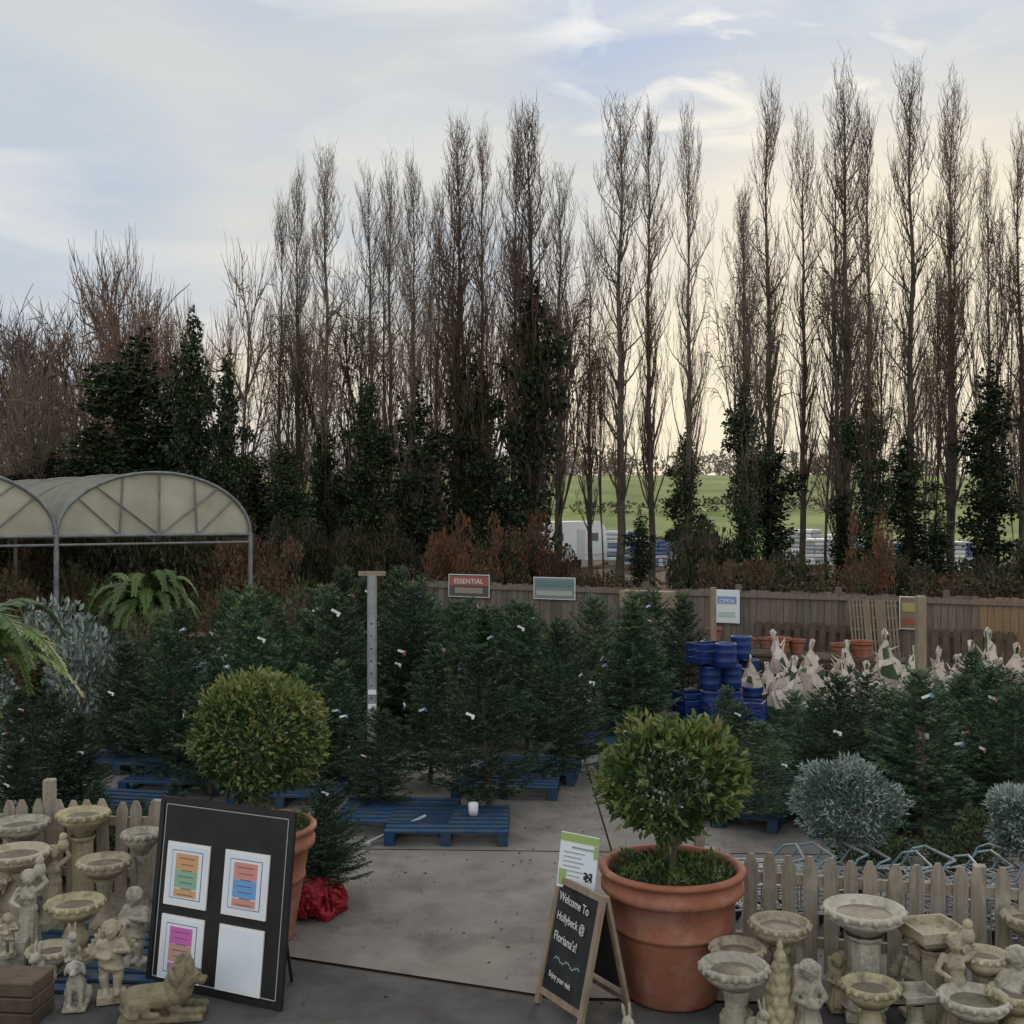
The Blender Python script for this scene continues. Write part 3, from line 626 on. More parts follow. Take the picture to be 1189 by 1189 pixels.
# ---------------- A board
def fr(o,u_,v_): 
    n_=u_.cross(v_); return Matrix((( u_.x,v_.x,n_.x,o.x),(u_.y,v_.y,n_.y,o.y),(u_.z,v_.z,n_.z,o.z),(0,0,0,1)))
def aboard():
    e=bpy.data.objects.new('chalkboard_sign',None); scene.collection.objects.link(e)
    BL=Vector((.157,7.43,.01)); u=Vector((.52,-.85,0)).normalized(); back=Vector((.85,.52,0)).normalized(); W=.52
    lean=.185; H=.80; v=(back*lean+Vector((0,0,H))).normalized(); S=(back*lean+Vector((0,0,H))).length
    T=fr(BL,u,v); b=MB(); w=.04
    b.box((w/2,S/2,0),(w,S,.03),0,T); b.box((W-w/2,S/2,0),(w,S,.03),0,T)
    b.box((W/2,S-w/2,0.001),(W-2*w,w,.028),0,T); b.box((W/2,.09,0.001),(W-2*w,w,.028),0,T)
    b.box((W/2,(S+.09)/2,-.004),(W-2*w,S-.09-w,.012),1,T)
    v2=(-back*lean+Vector((0,0,H))).normalized(); o2=BL+back*(2*lean+.02); T2=fr(o2,u,v2)
    b.box((w/2,S/2,0),(w,S,.025),0,T2); b.box((W-w/2,S/2,0),(w,S,.025),0,T2); b.box((W/2,S-w/2-.03,0),(W-2*w,w,.022),0,T2);b.box((W/2,.12,0),(W-2*w,w,.022),0,T2)
    b.box((W/2,(S+.12)/2,0),(W-2*w,S-.2-w,.008),1,T2)
    obj('board',b.mesh('ab',[wood,chalk]),parent=e)
    cm=col('chalk',(.65,.65,.62)); 
    for i,(t,s,x) in enumerate((('Welcome To',.078,.055),('Hollybeck @',.074,.065),("Floriana's!",.082,.07),('Enjoy your visit',.05,.09))):
        textobj('lettering_%d'%i,t,T@Matrix.Translation((x,[.68,.56,.43,.20][i],.004))@Matrix.Rotation(.05,4,'Z')@Matrix.Diagonal((.86,1,1,1))@Matrix(((1,.18,0,0),(0,1,0,0),(0,0,1,0),(0,0,0,1))),s,cm,e)
    g=MB()
    for k in range(16):
        g.ell((.12+.018*k,.32+.012*math.sin(k),.004),(.012,.004,.002),8,4,0,T,rot=(0,0,.8*(-1)**k))
    obj('chalk_garland',g.mesh('cg',[col('green_chalk',(.3,.5,.35))]),parent=e)
    pv=(Vector((0,0,1))+back*.12).normalized(); uu=Vector((.9,-.42,0)).normalized(); uu=(uu-uu.dot(pv)*pv).normalized()
    TP=fr(BL+v*S+u*.02-back*.02+Vector((0,0,-.05)),uu,pv); p=MB()
    p.box((.13,.17,.018),(.27,.36,.004),0,TP)
    p.box((.13,.32,.022),(.27,.05,.003),1,TP); p.box((.16,.26,.022),(.16,.012,.003),2,TP)
    for i in range(6): p.box((.09 if i%2 else .1,.225-.03*i,.022),(.12 if i%2 else .15,.006,.003),2,TP)
    for i in range(5):
        for j in range(5):
            if (i*7+j*5+i*j)%3: p.box((.185+.012*i,.06+.012*j,.022),(.011,.011,.003),3,TP)
    p.box((.03,.06,.0225),(.05,.1,.003),1,TP); p.box((.25,.25,.0235),(.025,.08,.003),1,TP)
    obj('poster',p.mesh('po',[paper,col('lime',(.3,.42,.12)),col('grey_text',(.3,.33,.32)),black]),parent=e)
aboard()
# ---------------- black frame display
def display():
    e=bpy.data.objects.new('price_display_board',None); scene.collection.objects.link(e)
    BL=Vector((lat(171,7.75),7.75,.01)); BR_=Vector((lat(328,7.3),7.3,.05)); u=(BR_-BL); W=u.length; u.normalize()
    back=Vector((-u.y,u.x,0)); H=1.16; v=(back*.15+u*.03+Vector((0,0,H))).normalized(); S=1.25; v=(v-v.dot(u)*u*.4).normalized(); u=(u-u.dot(v)*v).normalized()
    T=fr(BL,u,v)
    b=MB(); w=.035; b.box((W/2,S/2,0),(W-.06,S-.06,.012),0,T)
    for c,s in(((w/2,S/2,0),(w,S,.03)),((W-w/2,S/2,0),(w,S,.03)),((W/2,w/2,0),(W-2*w,w,.028)),((W/2,S-w/2,0),(W-2*w,w,.028))): b.box(c,s,0,T)
    for c,s in(((.05,S/2,.008),(.006,S-.1,.003)),((W-.05,S/2,.008),(.006,S-.1,.003)),((W/2,S-.05,.0082),(W-.106,.006,.003)),((W/2,.05,.0082),(W-.106,.006,.003))): b.box(c,s,1,T)
    for x in(.15,W-.2):
        q=T@Vector((x,0,0)); b.tube(tuple(T@Vector((x,S*.85,-.03))),(q.x+back.x*.4,q.y+back.y*.4,.012),.012,None,6,0)
    b.box((W-.03,-.02,-.01),(.05,.06,.03),0,T)
    cols=[((.6,.33,.15),(.25,.42,.28)),((.6,.27,.22),(.15,.33,.62)),((.55,.14,.4),(.5,.3,.22)),None]
    mats=[black,col('pinstripe',(.35,.36,.37)),white,paper]
    pw,ph=.36,.42
    for i,(cx,cy) in enumerate(((.28,.745),(.77,.745),(.28,.26),(.77,.26))):
        b.box((cx,cy,.016),(pw,ph,.012),2,T); b.box((cx,cy,.0225),(pw-.035,ph-.035,.003),3,T)
        if cols[i]:
            k=len(mats); mats+= [col('pa%d'%i,cols[i][0]),col('pb%d'%i,cols[i][1]),col('tx%d'%i,(.1,.12,.2))]
            b.box((cx,cy,.0245),(.26,.32,.002),k+2,T); b.box((cx,cy,.026),(.25,.31,.002),3,T)
            b.box((cx,cy+.085,.0275),(.19,.11,.002),k,T); b.box((cx,cy-.03,.0275),(.19,.115,.002),k+1,T); b.box((cx,cy-.12,.0275),(.19,.05,.002),k,T)
            for r_ in range(7): b.box((cx+.004*(r_%3),cy+.11-.04*r_,.0295),(.13-.02*(r_%3),.005,.0015),k+2,T)
    obj('board',b.mesh('disp',mats),parent=e)
display()
# ---------------- stone ornaments
def bath(h,r,style=0,m=stone):
    b=MB(); c=r*.45
    b.lathe([(0,0),(c*1.5,0),(c*1.5,.05),(c*1.35,.06),(c*1.3,.08)] ,4 if style%2==0 else 24,mat=0,sm=False)
    b.disc((0,0,.08),c*1.28,24)
    if style==0: col_=[(c*1.1,.075),(c*1.15,.1),(c*.8,.13),(c*.62,h*.3),(c*.6,h*.55),(c*.7,h*.68),(c*.85,h*.72),(c*.7,h*.76)]
    elif style==1: col_=[(c*1.1,.075),(c*.7,.12),(c*.95,h*.3),(c*1.05,h*.42),(c*.7,h*.58),(c*.55,h*.66),(c*.85,h*.7),(c*.7,h*.76)]
    else: col_=[(c*1.2,.075),(c*1.1,.11),(c*.95,.15),(c*.88,h*.7),(c*1.05,h*.73),(c*1.1,h*.76)]
    b.lathe(col_,20 if style<2 else 10,mat=0,sm=style<2)
    if style==3:
        b.lathe([(c*.7,h*.75),(r*1.1,h*.84),(r*1.35,h*.9),(r*1.38,h),(r*1.22,h),(r*1.1,h-.05),(0,h-.06)],4,mat=0,sm=False)
    else:
        b.lathe([(c*.7,h*.755),(r*.55,h-.13),(r*.85,h-.085),(r*.98,h-.055),(r*.95,h-.045),(r*1.0,h-.035),(r*1.02,h-.01),(r*.99,h),(r*.9,h),(r*.84,h-.03),(r*.6,h-.05),(0,h-.055)],36,mat=0)
        b.disc((0,0,h-.042),r*.68,30,1)
        for i in range(18):
            a=i*6.283/18; b.ell((r*1.0*math.cos(a),r*1.0*math.sin(a),h-.025),(.018,.018,.02),8,6,0)
    return b.mesh('bath',[m,water])
def fuse(parts,vox=.009,m=stone,sm=2):
    b=MB()
    for p in parts:
        if p[0]=='e': b.ell(p[1],p[2],16,12,rot=p[3] if len(p)>3 else None)
        elif p[0]=='b': b.box(p[1],p[2],rz=p[3] if len(p)>3 else 0)
        else:
            _,a,c,r0,r1=p; b.tube(a,c,r0,r1,12); b.ell(a,(r0,)*3,12,8); b.ell(c,(r1,)*3,12,8)
    me=b.mesh('t',[m]); 
    import bmesh
    bm=bmesh.new(); bm.from_mesh(me); bmesh.ops.remove_doubles(bm,verts=bm.verts,dist=1e-5); bmesh.ops.recalc_face_normals(bm,faces=bm.faces); bm.to_mesh(me); bm.free()
    o=bpy.data.objects.new('tmp',me); scene.collection.objects.link(o)
    r=o.modifiers.new('r','REMESH'); r.mode='VOXEL'; r.voxel_size=vox; r.use_smooth_shade=True
    s=o.modifiers.new('s','SMOOTH'); s.iterations=sm; s.factor=.5
    dg=bpy.context.evaluated_depsgraph_get(); dg.update(); out=bpy.data.meshes.new_from_object(o.evaluated_get(dg)); bpy.data.objects.remove(o)
    if not out.materials: out.materials.append(m)
    for p in out.polygons: p.use_smooth=True
    return out
def face(cx,cy,cz,s):
    return [('e',(cx,cy,cz),(s*.38,s*.42,s*.5)),('e',(cx,cy-.41*s,cz-.04*s),(.06*s,.1*s,.11*s)),('e',(cx-.16*s,cy-.35*s,cz+.1*s),(.09*s,.05*s,.03*s)),('e',(cx+.16*s,cy-.35*s,cz+.1*s),(.09*s,.05*s,.03*s)),
      ('e',(cx,cy-.36*s,cz-.26*s),(.13*s,.06*s,.04*s)),('e',(cx-.2*s,cy-.25*s,cz-.12*s),(.13*s,.12*s,.12*s)),('e',(cx+.2*s,cy-.25*s,cz-.12*s),(.13*s,.12*s,.12*s)),('e',(cx,cy-.28*s,cz-.4*s),(.1*s,.1*s,.08*s))]
def hair(cx,cy,cz,s,n=16):
    Pp=[('e',(cx,cy+.06*s,cz+.1*s),(s*.43,s*.44,s*.46))]
    rd=random.Random(3)
    for i in range(n):
        a=math.pi*(-.1)+i*(math.pi*1.2)/(n-1); Pp.append(('e',(cx+.44*s*math.cos(a),cy-.1*s+.16*s*rd.random(),cz+.12*s+.42*s*math.sin(a)*.9),(.1*s,.12*s,.1*s)))
    return Pp
def cherub(wings=True,m=stone):
    Q=[('b',(0,0,.025),(.17,.15,.05)),('c',(-.035,0,.07),(-.045,-.01,.15),.024,.032),('c',(.035,-.02,.07),(.04,-.02,.15),.024,.032),('e',(-.035,-.03,.06),(.024,.045,.02)),('e',(.035,-.05,.06),(.024,.045,.02)),
      ('c',(-.042,0,.15),(-.035,0,.23),.033,.042),('c',(.042,-.02,.15),(.035,0,.23),.033,.042),('e',(0,0,.24),(.078,.06,.055)),('e',(0,-.01,.29),(.068,.055,.06)),('e',(0,0,.345),(.07,.05,.05)),
      ('c',(-.065,0,.365),(-.10,-.02,.30),.026,.021),('c',(-.10,-.02,.30),(-.03,-.075,.29),.021,.017),('e',(-.015,-.08,.292),(.02,.018,.016)),
      ('c',(.065,0,.365),(.1,-.03,.31),.026,.021),('c',(.1,-.03,.31),(.04,-.075,.33),.021,.017),('e',(.025,-.08,.335),(.02,.018,.018)),('c',(0,0,.37),(0,-.005,.41),.03,.028),
      ('e',(0,-.01,.22),(.085,.065,.03),(0,.3,0))]
    Q+=face(0,-.01,.445,.115)+hair(0,-.01,.445,.115)
    if wings:
        for s in(-1,1):
            for k in range(5): Q.append(('e',(s*(.05+.018*k),.065,.36-.02*k),(.018,.014,.085-.008*k),(0,s*(.35+.12*k),0)))
    return fuse(Q,.0075,m,1)
def girl(m=stone):
    Q=[('b',(0,0,.02),(.16,.15,.04)),('e',(-.03,-.04,.05),(.022,.04,.018)),('e',(.03,-.04,.05),(.022,.04,.018)),('c',(0,0,.06),(0,0,.22),.085,.055),('c',(0,0,.22),(0,0,.33),.052,.055)]
    for k in range(12):
        a=k*.5236; Q.append(('c',(.085*math.cos(a),.085*math.sin(a),.055),(.045*math.cos(a),.045*math.sin(a),.24),.018,.01))
    Q+=[('c',(-.06,0,.34),(-.1,-.02,.27),.025,.02),('c',(-.1,-.02,.27),(-.03,-.075,.255),.02,.017),('c',(.06,0,.34),(.1,-.02,.27),.025,.02),('c',(.1,-.02,.27),(.03,-.075,.255),.02,.017),('e',(0,-.09,.26),(.05,.035,.03)),('e',(-.02,-.1,.285),(.02,.02,.02)),('e',(.02,-.1,.285),(.02,.02,.02)),('c',(0,0,.34),(0,0,.4),.035,.028)]
    Q+=face(0,-.005,.43,.12)+hair(0,-.005,.43,.12,18)+[('c',(-.06,.02,.43),(-.065,.01,.34),.03,.02),('c',(.06,.02,.43),(.065,.01,.34),.03,.02)]
    return fuse(Q,.0075,m,1)
def lady(m=stone):
    Q=[('b',(0,0,.04),(.2,.2,.08)),('c',(0,0,.09),(0,0,.36),.085,.06),('e',(0,0,.38),(.072,.058,.06)),('c',(0,0,.4),(0,0,.5),.052,.062),('e',(-.03,-.045,.49),(.03,.025,.03)),('e',(.03,-.045,.49),(.03,.025,.03)),('c',(0,0,.53),(.005,0,.585),.03,.024),
     ('c',(-.07,0,.53),(-.12,-.03,.45),.026,.02),('c',(-.12,-.03,.45),(-.05,-.09,.43),.02,.016),('c',(.07,0,.53),(.13,.0,.58),.026,.02),('c',(.13,0,.58),(.09,-.01,.66),.019,.016),('e',(.08,0,.68),(.045,.045,.06)),('c',(.08,0,.73),(.08,0,.75),.025,.035)]
    for k in range(11):
        a=k*.571; Q.append(('c',(.09*math.cos(a),.09*math.sin(a),.085),(.05*math.cos(a+.5),.045*math.sin(a+.5),.4),.017,.01))
    Q+=face(0,-.01,.62,.115)+hair(0,0,.625,.115,12)
    return fuse(Q,.008,m,1)
def dog(m=stonew):
    Q=[('b',(0,0,.012),(.15,.2,.024)),('e',(0,.05,.08),(.062,.075,.065)),('c',(0,.045,.09),(0,-.03,.19),.06,.052),('e',(0,-.04,.17),(.05,.04,.06)),
      ('c',(-.035,-.055,.17),(-.036,-.06,.04),.022,.016),('c',(.035,-.055,.17),(.036,-.06,.04),.022,.016),('e',(-.036,-.075,.033),(.02,.03,.015)),('e',(.036,-.075,.033),(.02,.03,.015)),
      ('e',(-.06,.045,.07),(.03,.055,.05)),('e',(.06,.045,.07),(.03,.055,.05)),('e',(-.06,-.01,.033),(.02,.045,.015)),('e',(.06,-.01,.033),(.02,.045,.015)),('c',(0,.11,.04),(.05,.13,.03),.018,.01),
      ('c',(0,-.035,.2),(0,-.05,.25),.04,.035),('e',(0,-.06,.275),(.05,.052,.047)),('c',(0,-.09,.265),(0,-.125,.255),.026,.02),('e',(0,-.145,.262),(.012,.01,.01)),('e',(-.052,-.05,.262),(.014,.028,.045),(0,.25,0)),('e',(.052,-.05,.262),(.014,.028,.045),(0,-.25,0)),
      ('e',(-.022,-.105,.29),(.01,.008,.01)),('e',(.022,-.105,.29),(.01,.008,.01))]
    return fuse(Q,.007,m,1)
def lion(m=stoneb):
    Q=[('b',(0,0,.018),(.54,.22,.036)),('c',(-.16,0,.13),(.07,0,.14),.085,.09),('e',(-.19,0,.12),(.085,.09,.085)),('e',(-.15,-.085,.09),(.085,.04,.06)),('e',(-.15,.085,.09),(.085,.04,.06)),
      ('c',(-.1,-.1,.055),(-.02,-.1,.05),.025,.022),('c',(-.1,.1,.055),(-.02,.1,.05),.025,.022),
      ('c',(.08,-.065,.09),(.1,-.065,.055),.04,.032),('c',(.08,-.065,.055),(.24,-.065,.055),.028,.024),('e',(.255,-.065,.055),(.035,.03,.022)),('c',(.08,.065,.055),(.24,.065,.055),.028,.024),('e',(.255,.065,.055),(.035,.03,.022)),
      ('e',(.10,0,.2),(.1,.105,.12)),('e',(.13,0,.25),(.085,.095,.1)),('e',(.185,-.01,.265),(.06,.055,.062)),('c',(.2,-.01,.25),(.25,-.01,.24),.038,.032),('e',(.275,-.01,.255),(.014,.018,.012)),('e',(.232,-.036,.29),(.015,.014,.01)),('e',(.232,.02,.29),(.015,.014,.01)),('e',(.245,-.01,.214),(.022,.022,.012)),
      ('e',(.13,-.06,.335),(.02,.022,.024)),('e',(.13,.06,.335),(.02,.022,.024)),('c',(-.27,0,.07),(-.2,-.13,.06),.016,.013),('e',(-.16,-.14,.06),(.035,.02,.02))]
    rd=random.Random(5)
    for i in range(60):
        a=rd.uniform(0,6.28); z=rd.uniform(.12,.34); Q.append(('e',(.085+.06*math.cos(a)+ (z-.2)*.3,.105*math.sin(a),z),(.022,.022,.045),(rd.uniform(-.4,.4),rd.uniform(-.5,.2),0)))
    return fuse(Q,.007,m,1)
def gnomecone(m=stoney):
    Q=[('c',(0,0,.03),(0,0,.09),.085,.09)]
    for k in range(7):
        z=.08+k*.055; r=.095*(1-k/7.6)
        for i in range(9): a=i*.698+k*.35; Q.append(('e',(r*math.cos(a),r*math.sin(a),z),(.03*(1-k/12),.03*(1-k/12),.035)))
        Q.append(('e',(0,0,z),(r,r,.045)))
    Q.append(('e',(0,0,.47),(.018,.018,.04)))
    return fuse(Q,.008,m,1)
def rabbit(m=stonew):
    Q=[('e',(0,.03,.07),(.06,.085,.065)),('e',(0,-.03,.12),(.045,.045,.06)),('e',(0,-.055,.185),(.036,.045,.036)),('e',(0,-.09,.178),(.022,.02,.018)),('e',(-.02,-.035,.25),(.012,.01,.05),(-.2,-.1,0)),('e',(.02,-.035,.25),(.012,.01,.05),(-.2,.1,0)),
      ('e',(-.05,.02,.045),(.025,.05,.04)),('e',(.05,.02,.045),(.025,.05,.04)),('e',(-.03,-.07,.02),(.018,.04,.02)),('e',(.03,-.07,.02),(.018,.04,.02)),('e',(0,.115,.05),(.025,.025,.025)),('b',(0,.01,.01),(.13,.22,.02))]
    return fuse(Q,.007,m,1)
me_ch=cherub(True,stone); me_ch2=cherub(False,stonew); me_g=girl(stonew); me_g2=girl(stoney); me_l=lady(stone); me_l2=lady(stonew); me_d=dog(); me_li=lion(); me_c=gnomecone(); me_r=rabbit()
def putbath(x,y,w,h,st=0,m=stone):
    d=F*(CZ-h)/(y-600); r=w/2/F*d; obj('bird_bath',bath(h,r,st,m),(lat(x,d),d,.01),R(-.3,.3)); return d
for a in((97,943,58,.8,2,stoney),(25,954,62,.75,0,stonew),(20,988,72,.66,1,stone),(122,998,60,.58,0,stone),(88,1046,64,.45,1,stoney),(165,966,44,.74,0,stonew),(60,1100,52,.2,2,stone),(-20,1020,60,.5,0,stone),
  (852,1120,78,.55,0,stonew),(856,1098,62,.5,1,stone),(905,1070,68,.62,1,stone),(1003,1054,92,.7,2,stonew),(1082,1074,62,.62,3,stone),(1010,1142,64,.4,1,stoney),(1142,1106,52,.5,2,stone),(1130,1156,78,.36,0,stonew),(1195,1062,60,.6,0,stone),(1178,1150,60,.38,1,stoney),(1062,1150,46,.34,3,stonew),(1240,1080,80,.6,0,stone)): putbath(*a)
def stat(name,me,x,d,top,natural,rz,base=.01):
    s=(hgt(top,d)-base)/natural; obj(name,me,(lat(x,d),d,base),rz,s)
stat('lady_statue',me_l,62,8.75,972,.75,.3); stat('lady_statue',me_l2,34,8.15,995,.78,.2); stat('cherub_statue',me_ch2,158,8.0,1030,.5,-.3); stat('cherub_statue',me_ch,130,7.45,1068,.5,.3)
stat('dog_statue',me_d,90,7.35,1110,.325,.15); stat('lion_statue',me_li,190,7.2,1118,.35,.12); stat('rabbit_statue',me_r,84,7.8,1068,.3,.5,.15); stat('cherub_statue',me_ch,10,7.9,1060,.5,.5,.12); stat('rabbit_statue',me_r,50,7.7,1088,.3,-.4)
stat('pine_cone_finial',me_c,905,6.95,1092,.5,0); stat('girl_statue',me_g,938,6.85,1112,.5,.1); stat('lady_statue',me_l,1108,6.9,1070,.76,-.2); stat('cherub_statue',me_ch2,1180,6.85,1098,.5,-.2); stat('rabbit_statue',me_r,880,6.9,1155,.3,.5)
stat('pine_cone_finial',me_c,1168,7.1,1100,.5,0) ; stat('rabbit_statue',me_r,724,6.75,1160,.3,.4); stat('girl_statue',me_g2,972,7.3,1105,.5,0); stat('cherub_statue',me_ch,1062,7.2,1095,.5,.2)
b=MB(); b.box((0,0,.1),(.26,.26,.2),0,bv=.01); obj('stone_plinth',b.mesh('pl',[stonew]),(lat(20,8.15),8.05,0.01),.2)
for x,d in((20,7.9),(110,8.05)):
    obj('blue_pallet',pm,(lat(x,d),d+.2,-.12+.01),-.1)
b=MB()
for i in range(3): b.box((0,0,.045+.095*i),(.5,.3-.01*i,.09),0,bv=.008)
obj('sleeper_planter',b.mesh('sl',[darkwood]),(lat(8,7.2),7.2,.005),-.1)
# ---------------- trolleys behind right fence
def trolley():
    b=MB()
    for z in(.2,.42):
        b.path([(-.22,-.4,z),(.22,-.4,z),(.22,.4,z),(-.22,.4,z),(-.22,-.4,z)],.009,6,0)
        for i in range(7): b.tube((-.22,-.34+.11*i,z),(.22,-.34+.11*i,z),.004,None,5,0)
    for x in(-.22,.22):
        for y in(-.4,0,.4): b.tube((x,y,.1),(x,y,.42),.007,None,5,0)
        b.path([(x,-.4,.42),(x,-.5,.54),(x*.9,-.6,.56)],.010,6,1)
        for y in(-.33,.33): b.tube((x-.012,y,.06),(x+.012,y,.06),.06,None,14,2)
    b.tube((-.2,-.6,.56),(.2,-.6,.56),.012,None,8,0)
    return b.mesh('tr',[galv,bluesteel,col('rubber',(.03,.03,.03))])
tm=trolley()
for i in range(14):
    x=845+i*32+R(-8,8); d=8.95-.05*i+R(-.1,.1); obj('plant_trolley',tm,(lat(x,d),d,.012),1.9+R(-.5,.5))
# ---------------- netted trees w/ fleece, drums, benches
def netted(seed):
    rd=random.Random(seed); b=MB(); n=12; hh=rd.uniform(.9,1.1); prof=[(0,0),(.14,0),(.2,.2),(.24,.6),(.24,.85),(.18,1.0*hh),(.12,1.12),(.07,1.26),(.03,1.38),(.045,1.5),(.012,1.56)]
    v=[]
    for r,z in prof:
        for i in range(n): a=i*6.283/n; rr=r*(1+.45*rd.uniform(-1,1)); v.append((rr*math.cos(a)+.05*math.sin(z*3+seed),rr*math.sin(a),z+rd.uniform(-.05,.05)*(r>.03)))
    f=[];mt=[]
    for k in range(len(prof)-1):
        for i in range(n): f.append((k*n+i,k*n+(i+1)%n,(k+1)*n+(i+1)%n,(k+1)*n+i)); mt.append(1 if k<3 or rd.random()<.22 else 0)
    b.add(v,f,np.array(mt),False)
    for i in range(7): a=rd.uniform(0,6.28); z0=rd.uniform(.9,1.3); b.tube((.05*math.cos(a),.05*math.sin(a),z0),(.2*math.cos(a),.2*math.sin(a),z0+rd.uniform(.05,.2)),.022,.004,5,rd.choice([0,1]))
    return b.mesh('nt',[fleece,ndm])
nts=[netted(i) for i in range(6)]
for i,x in enumerate(list(np.linspace(874,1140,21))+[1165,1182,1200,1225]):
    d=16.6+R(-.7,.5); x+=R(-6,6); t=R(740,774) if i%8!=4 else 728; obj('netted_tree',nts[i%6],(lat(x,d),d,0),R(0,6),(R(.8,1.05),R(.8,1.05),hgt(t,d)/1.55),rx=R(-.12,.12),ry=R(-.2,.2))
def drum():
    b=MB(); b.lathe([(0,0),(.22,0),(.24,.02),(.24,.12),(.255,.14),(.24,.16),(.24,.3),(.255,.32),(.24,.34),(.24,.44),(.25,.46),(.25,.5),(.22,.5),(.2,.47),(0,.47)],24); return b.mesh('drum',[blueb])
dm_=drum()
def crate():
    b=MB(); 
    for z in(.02,.14,.26): 
        for s in(-1,1): b.box((0,s*.19,z+.04),(.6,.02,.08),0); b.box((s*.29,0,z+.04),(.02,.36,.08),0)
    for x in(-.29,.29):
        for y in(-.19,.19): b.box((x*1.005,y*1.01,.17),(.035,.035,.34),0)
    b.box((0,0,.01),(.57,.35,.02),0); return b.mesh('crate',[blueb])
cr_=crate()
for i,(x,d,z) in enumerate(((824,16.2,0),(850,16.2,0),(824,16.2,.36),(850,16.25,.36),(822,16.2,.72),(850,16.3,.72),(862,16.8,1.08),(868,16.9,.72),(800,16.3,0),(872,16.6,.36),(872,16.6,.0),(843,16.0,1.06))):
    obj('blue_drum',dm_,(lat(x,d)+R(-.03,.03),d,z),R(0,3),(.62,.62,.68))
for x,d,z,r in((806,16.4,.36,.4),(806,16.4,.0,.1),(822,16.3,1.09,.5),(838,15.6,0,-.5),(842,15.6,.35,.1),(815,15.5,0,.7),(860,15.7,0,.2),(866,15.7,.35,-.4)): obj('blue_crate',cr_,(lat(x,d),d,z),r,.85)
def bench(w,dp,h,m):
    b=MB()
    for i in range(5): b.box((0,-dp/2+dp*(i+.5)/5,h-.02),(w,dp/5-.02,.035),0)
    for x in(-w/2+.06,w/2-.06):
        for y in(-dp/2+.06,dp/2-.06): b.box((x,y,h/2-.02),(.07,.07,h-.04),0)
        b.box((x,0,h-.08),(.05,dp-.2,.08),0)
    b.box((0,-dp/2+.04,h-.09),(w-.2,.03,.08),0)
    return b.mesh('bench',[m])
bm1=bench(1.8,.7,.75,darkwood)
for x,d in((925,19.3),(985,18.8),(870,20.3)): obj('display_bench',bm1,(lat(x,d),d,0),-.4,(1,1,1.15))
sp=pot(.2,.3).mesh('sp',[terra,soil])
for x,d,z in((905,19.2,.86),(925,19.3,.86),(975,18.8,.86),(1000,18.7,.86),(870,20.1,.86),(888,20.1,.86),(815,21,.4),(830,21,.9),(1025,18.2,.0)): obj('terracotta_pot',sp,(lat(x,d),d,z),0,R(.6,1.0))
obj('terracotta_pot',pot(.34,.66).mesh('lp',[terra,soil]),(lat(102,16.5),16.5,0.1))
def trellis():
    b=MB()
    for i in range(6): b.box((-.25+.1*i,0,.9),(.05,.02,1.8),0)
    for i in range(8): b.box((0,-.021,.15+.22*i),(.6,.02,.04),0)
    return b.mesh('tre',[wood])
tr=trellis()
for x in(1008,1026,1040): p=fence_pt(x)+FN*.25; obj('trellis_panel',tr,(p.x,p.y,0),FANG,(.6,1,.96),ry=.08)
b=MB()
for i in range(5): b.box((-.4+.2*i,0,.55),(.12,.02,1.1),0)
for z in(.08,.55,1.02): b.box((0,.03,z),(1.0,.04,.09),0)
lp=b.mesh('lean',[darkwood])
for x,r_ in((905,.0),(965,.05),(1115,-.04),(1145,.03)): p=fence_pt(x)+FN*.3; obj('leaning_pallet',lp,(p.x,p.y,0),FANG+math.pi,(.9,1,1.15),rx=-.14,ry=r_)
bt=MB()
for i in range(4): bt.box((0,0,.06+.13*i),(1.2,.9,.09),0,bv=.01)
bt=bt.mesh('cr',[wood]); 
for x in(775,752): p=fence_pt(x)+FN*.55; obj('crate_stack',bt,(p.x,p.y,0),FANG,(.5,.5,3.6))
for x,d,h in((300,22,1.0),(360,23.5,1.0),(420,24,1.0),(250,21,1.0)): obj('display_bench',bm1,(lat(x,d),d,0),R(-.2,.2),(1,1,1.35*h))
nb=[]
for i,ms in enumerate(([olive,fernd,twig],[blud,blul,twig],[fernd,bayd,twig_b],[rust,olive,twig_b])):
    cs=[((R(-.35,.35),R(-.35,.35),R(.2,.7)),(R(.2,.35),R(.2,.35),R(.18,.35))) for _ in range(9)]
    nb.append(clumps('nb',cs,1800,.07,ms,[.55,.45],200,.005))
for i in range(76):
    x=R(-120,330); d=R(16,27) if x<200 else R(21,27); s=R(.8,1.5); obj('nursery_shrub',nb[i%4],(lat(x,d),d,0),R(0,6),(s,s,s*R(.9,1.6)))
for i in range(16):
    x=R(330,600); d=R(21,24); obj('nursery_shrub',nb[i%4],(lat(x,d),d,0),R(0,6),(1.2,1.2,1.9 if x<500 else 1.5))
obj('nursery_shrub',nb[1],(lat(97,15.5),15.5,0),1,(1,1,2.1)); obj('nursery_shrub',nb[0],(lat(102,16.5),16.5,.6),1,(.7,.7,.8))
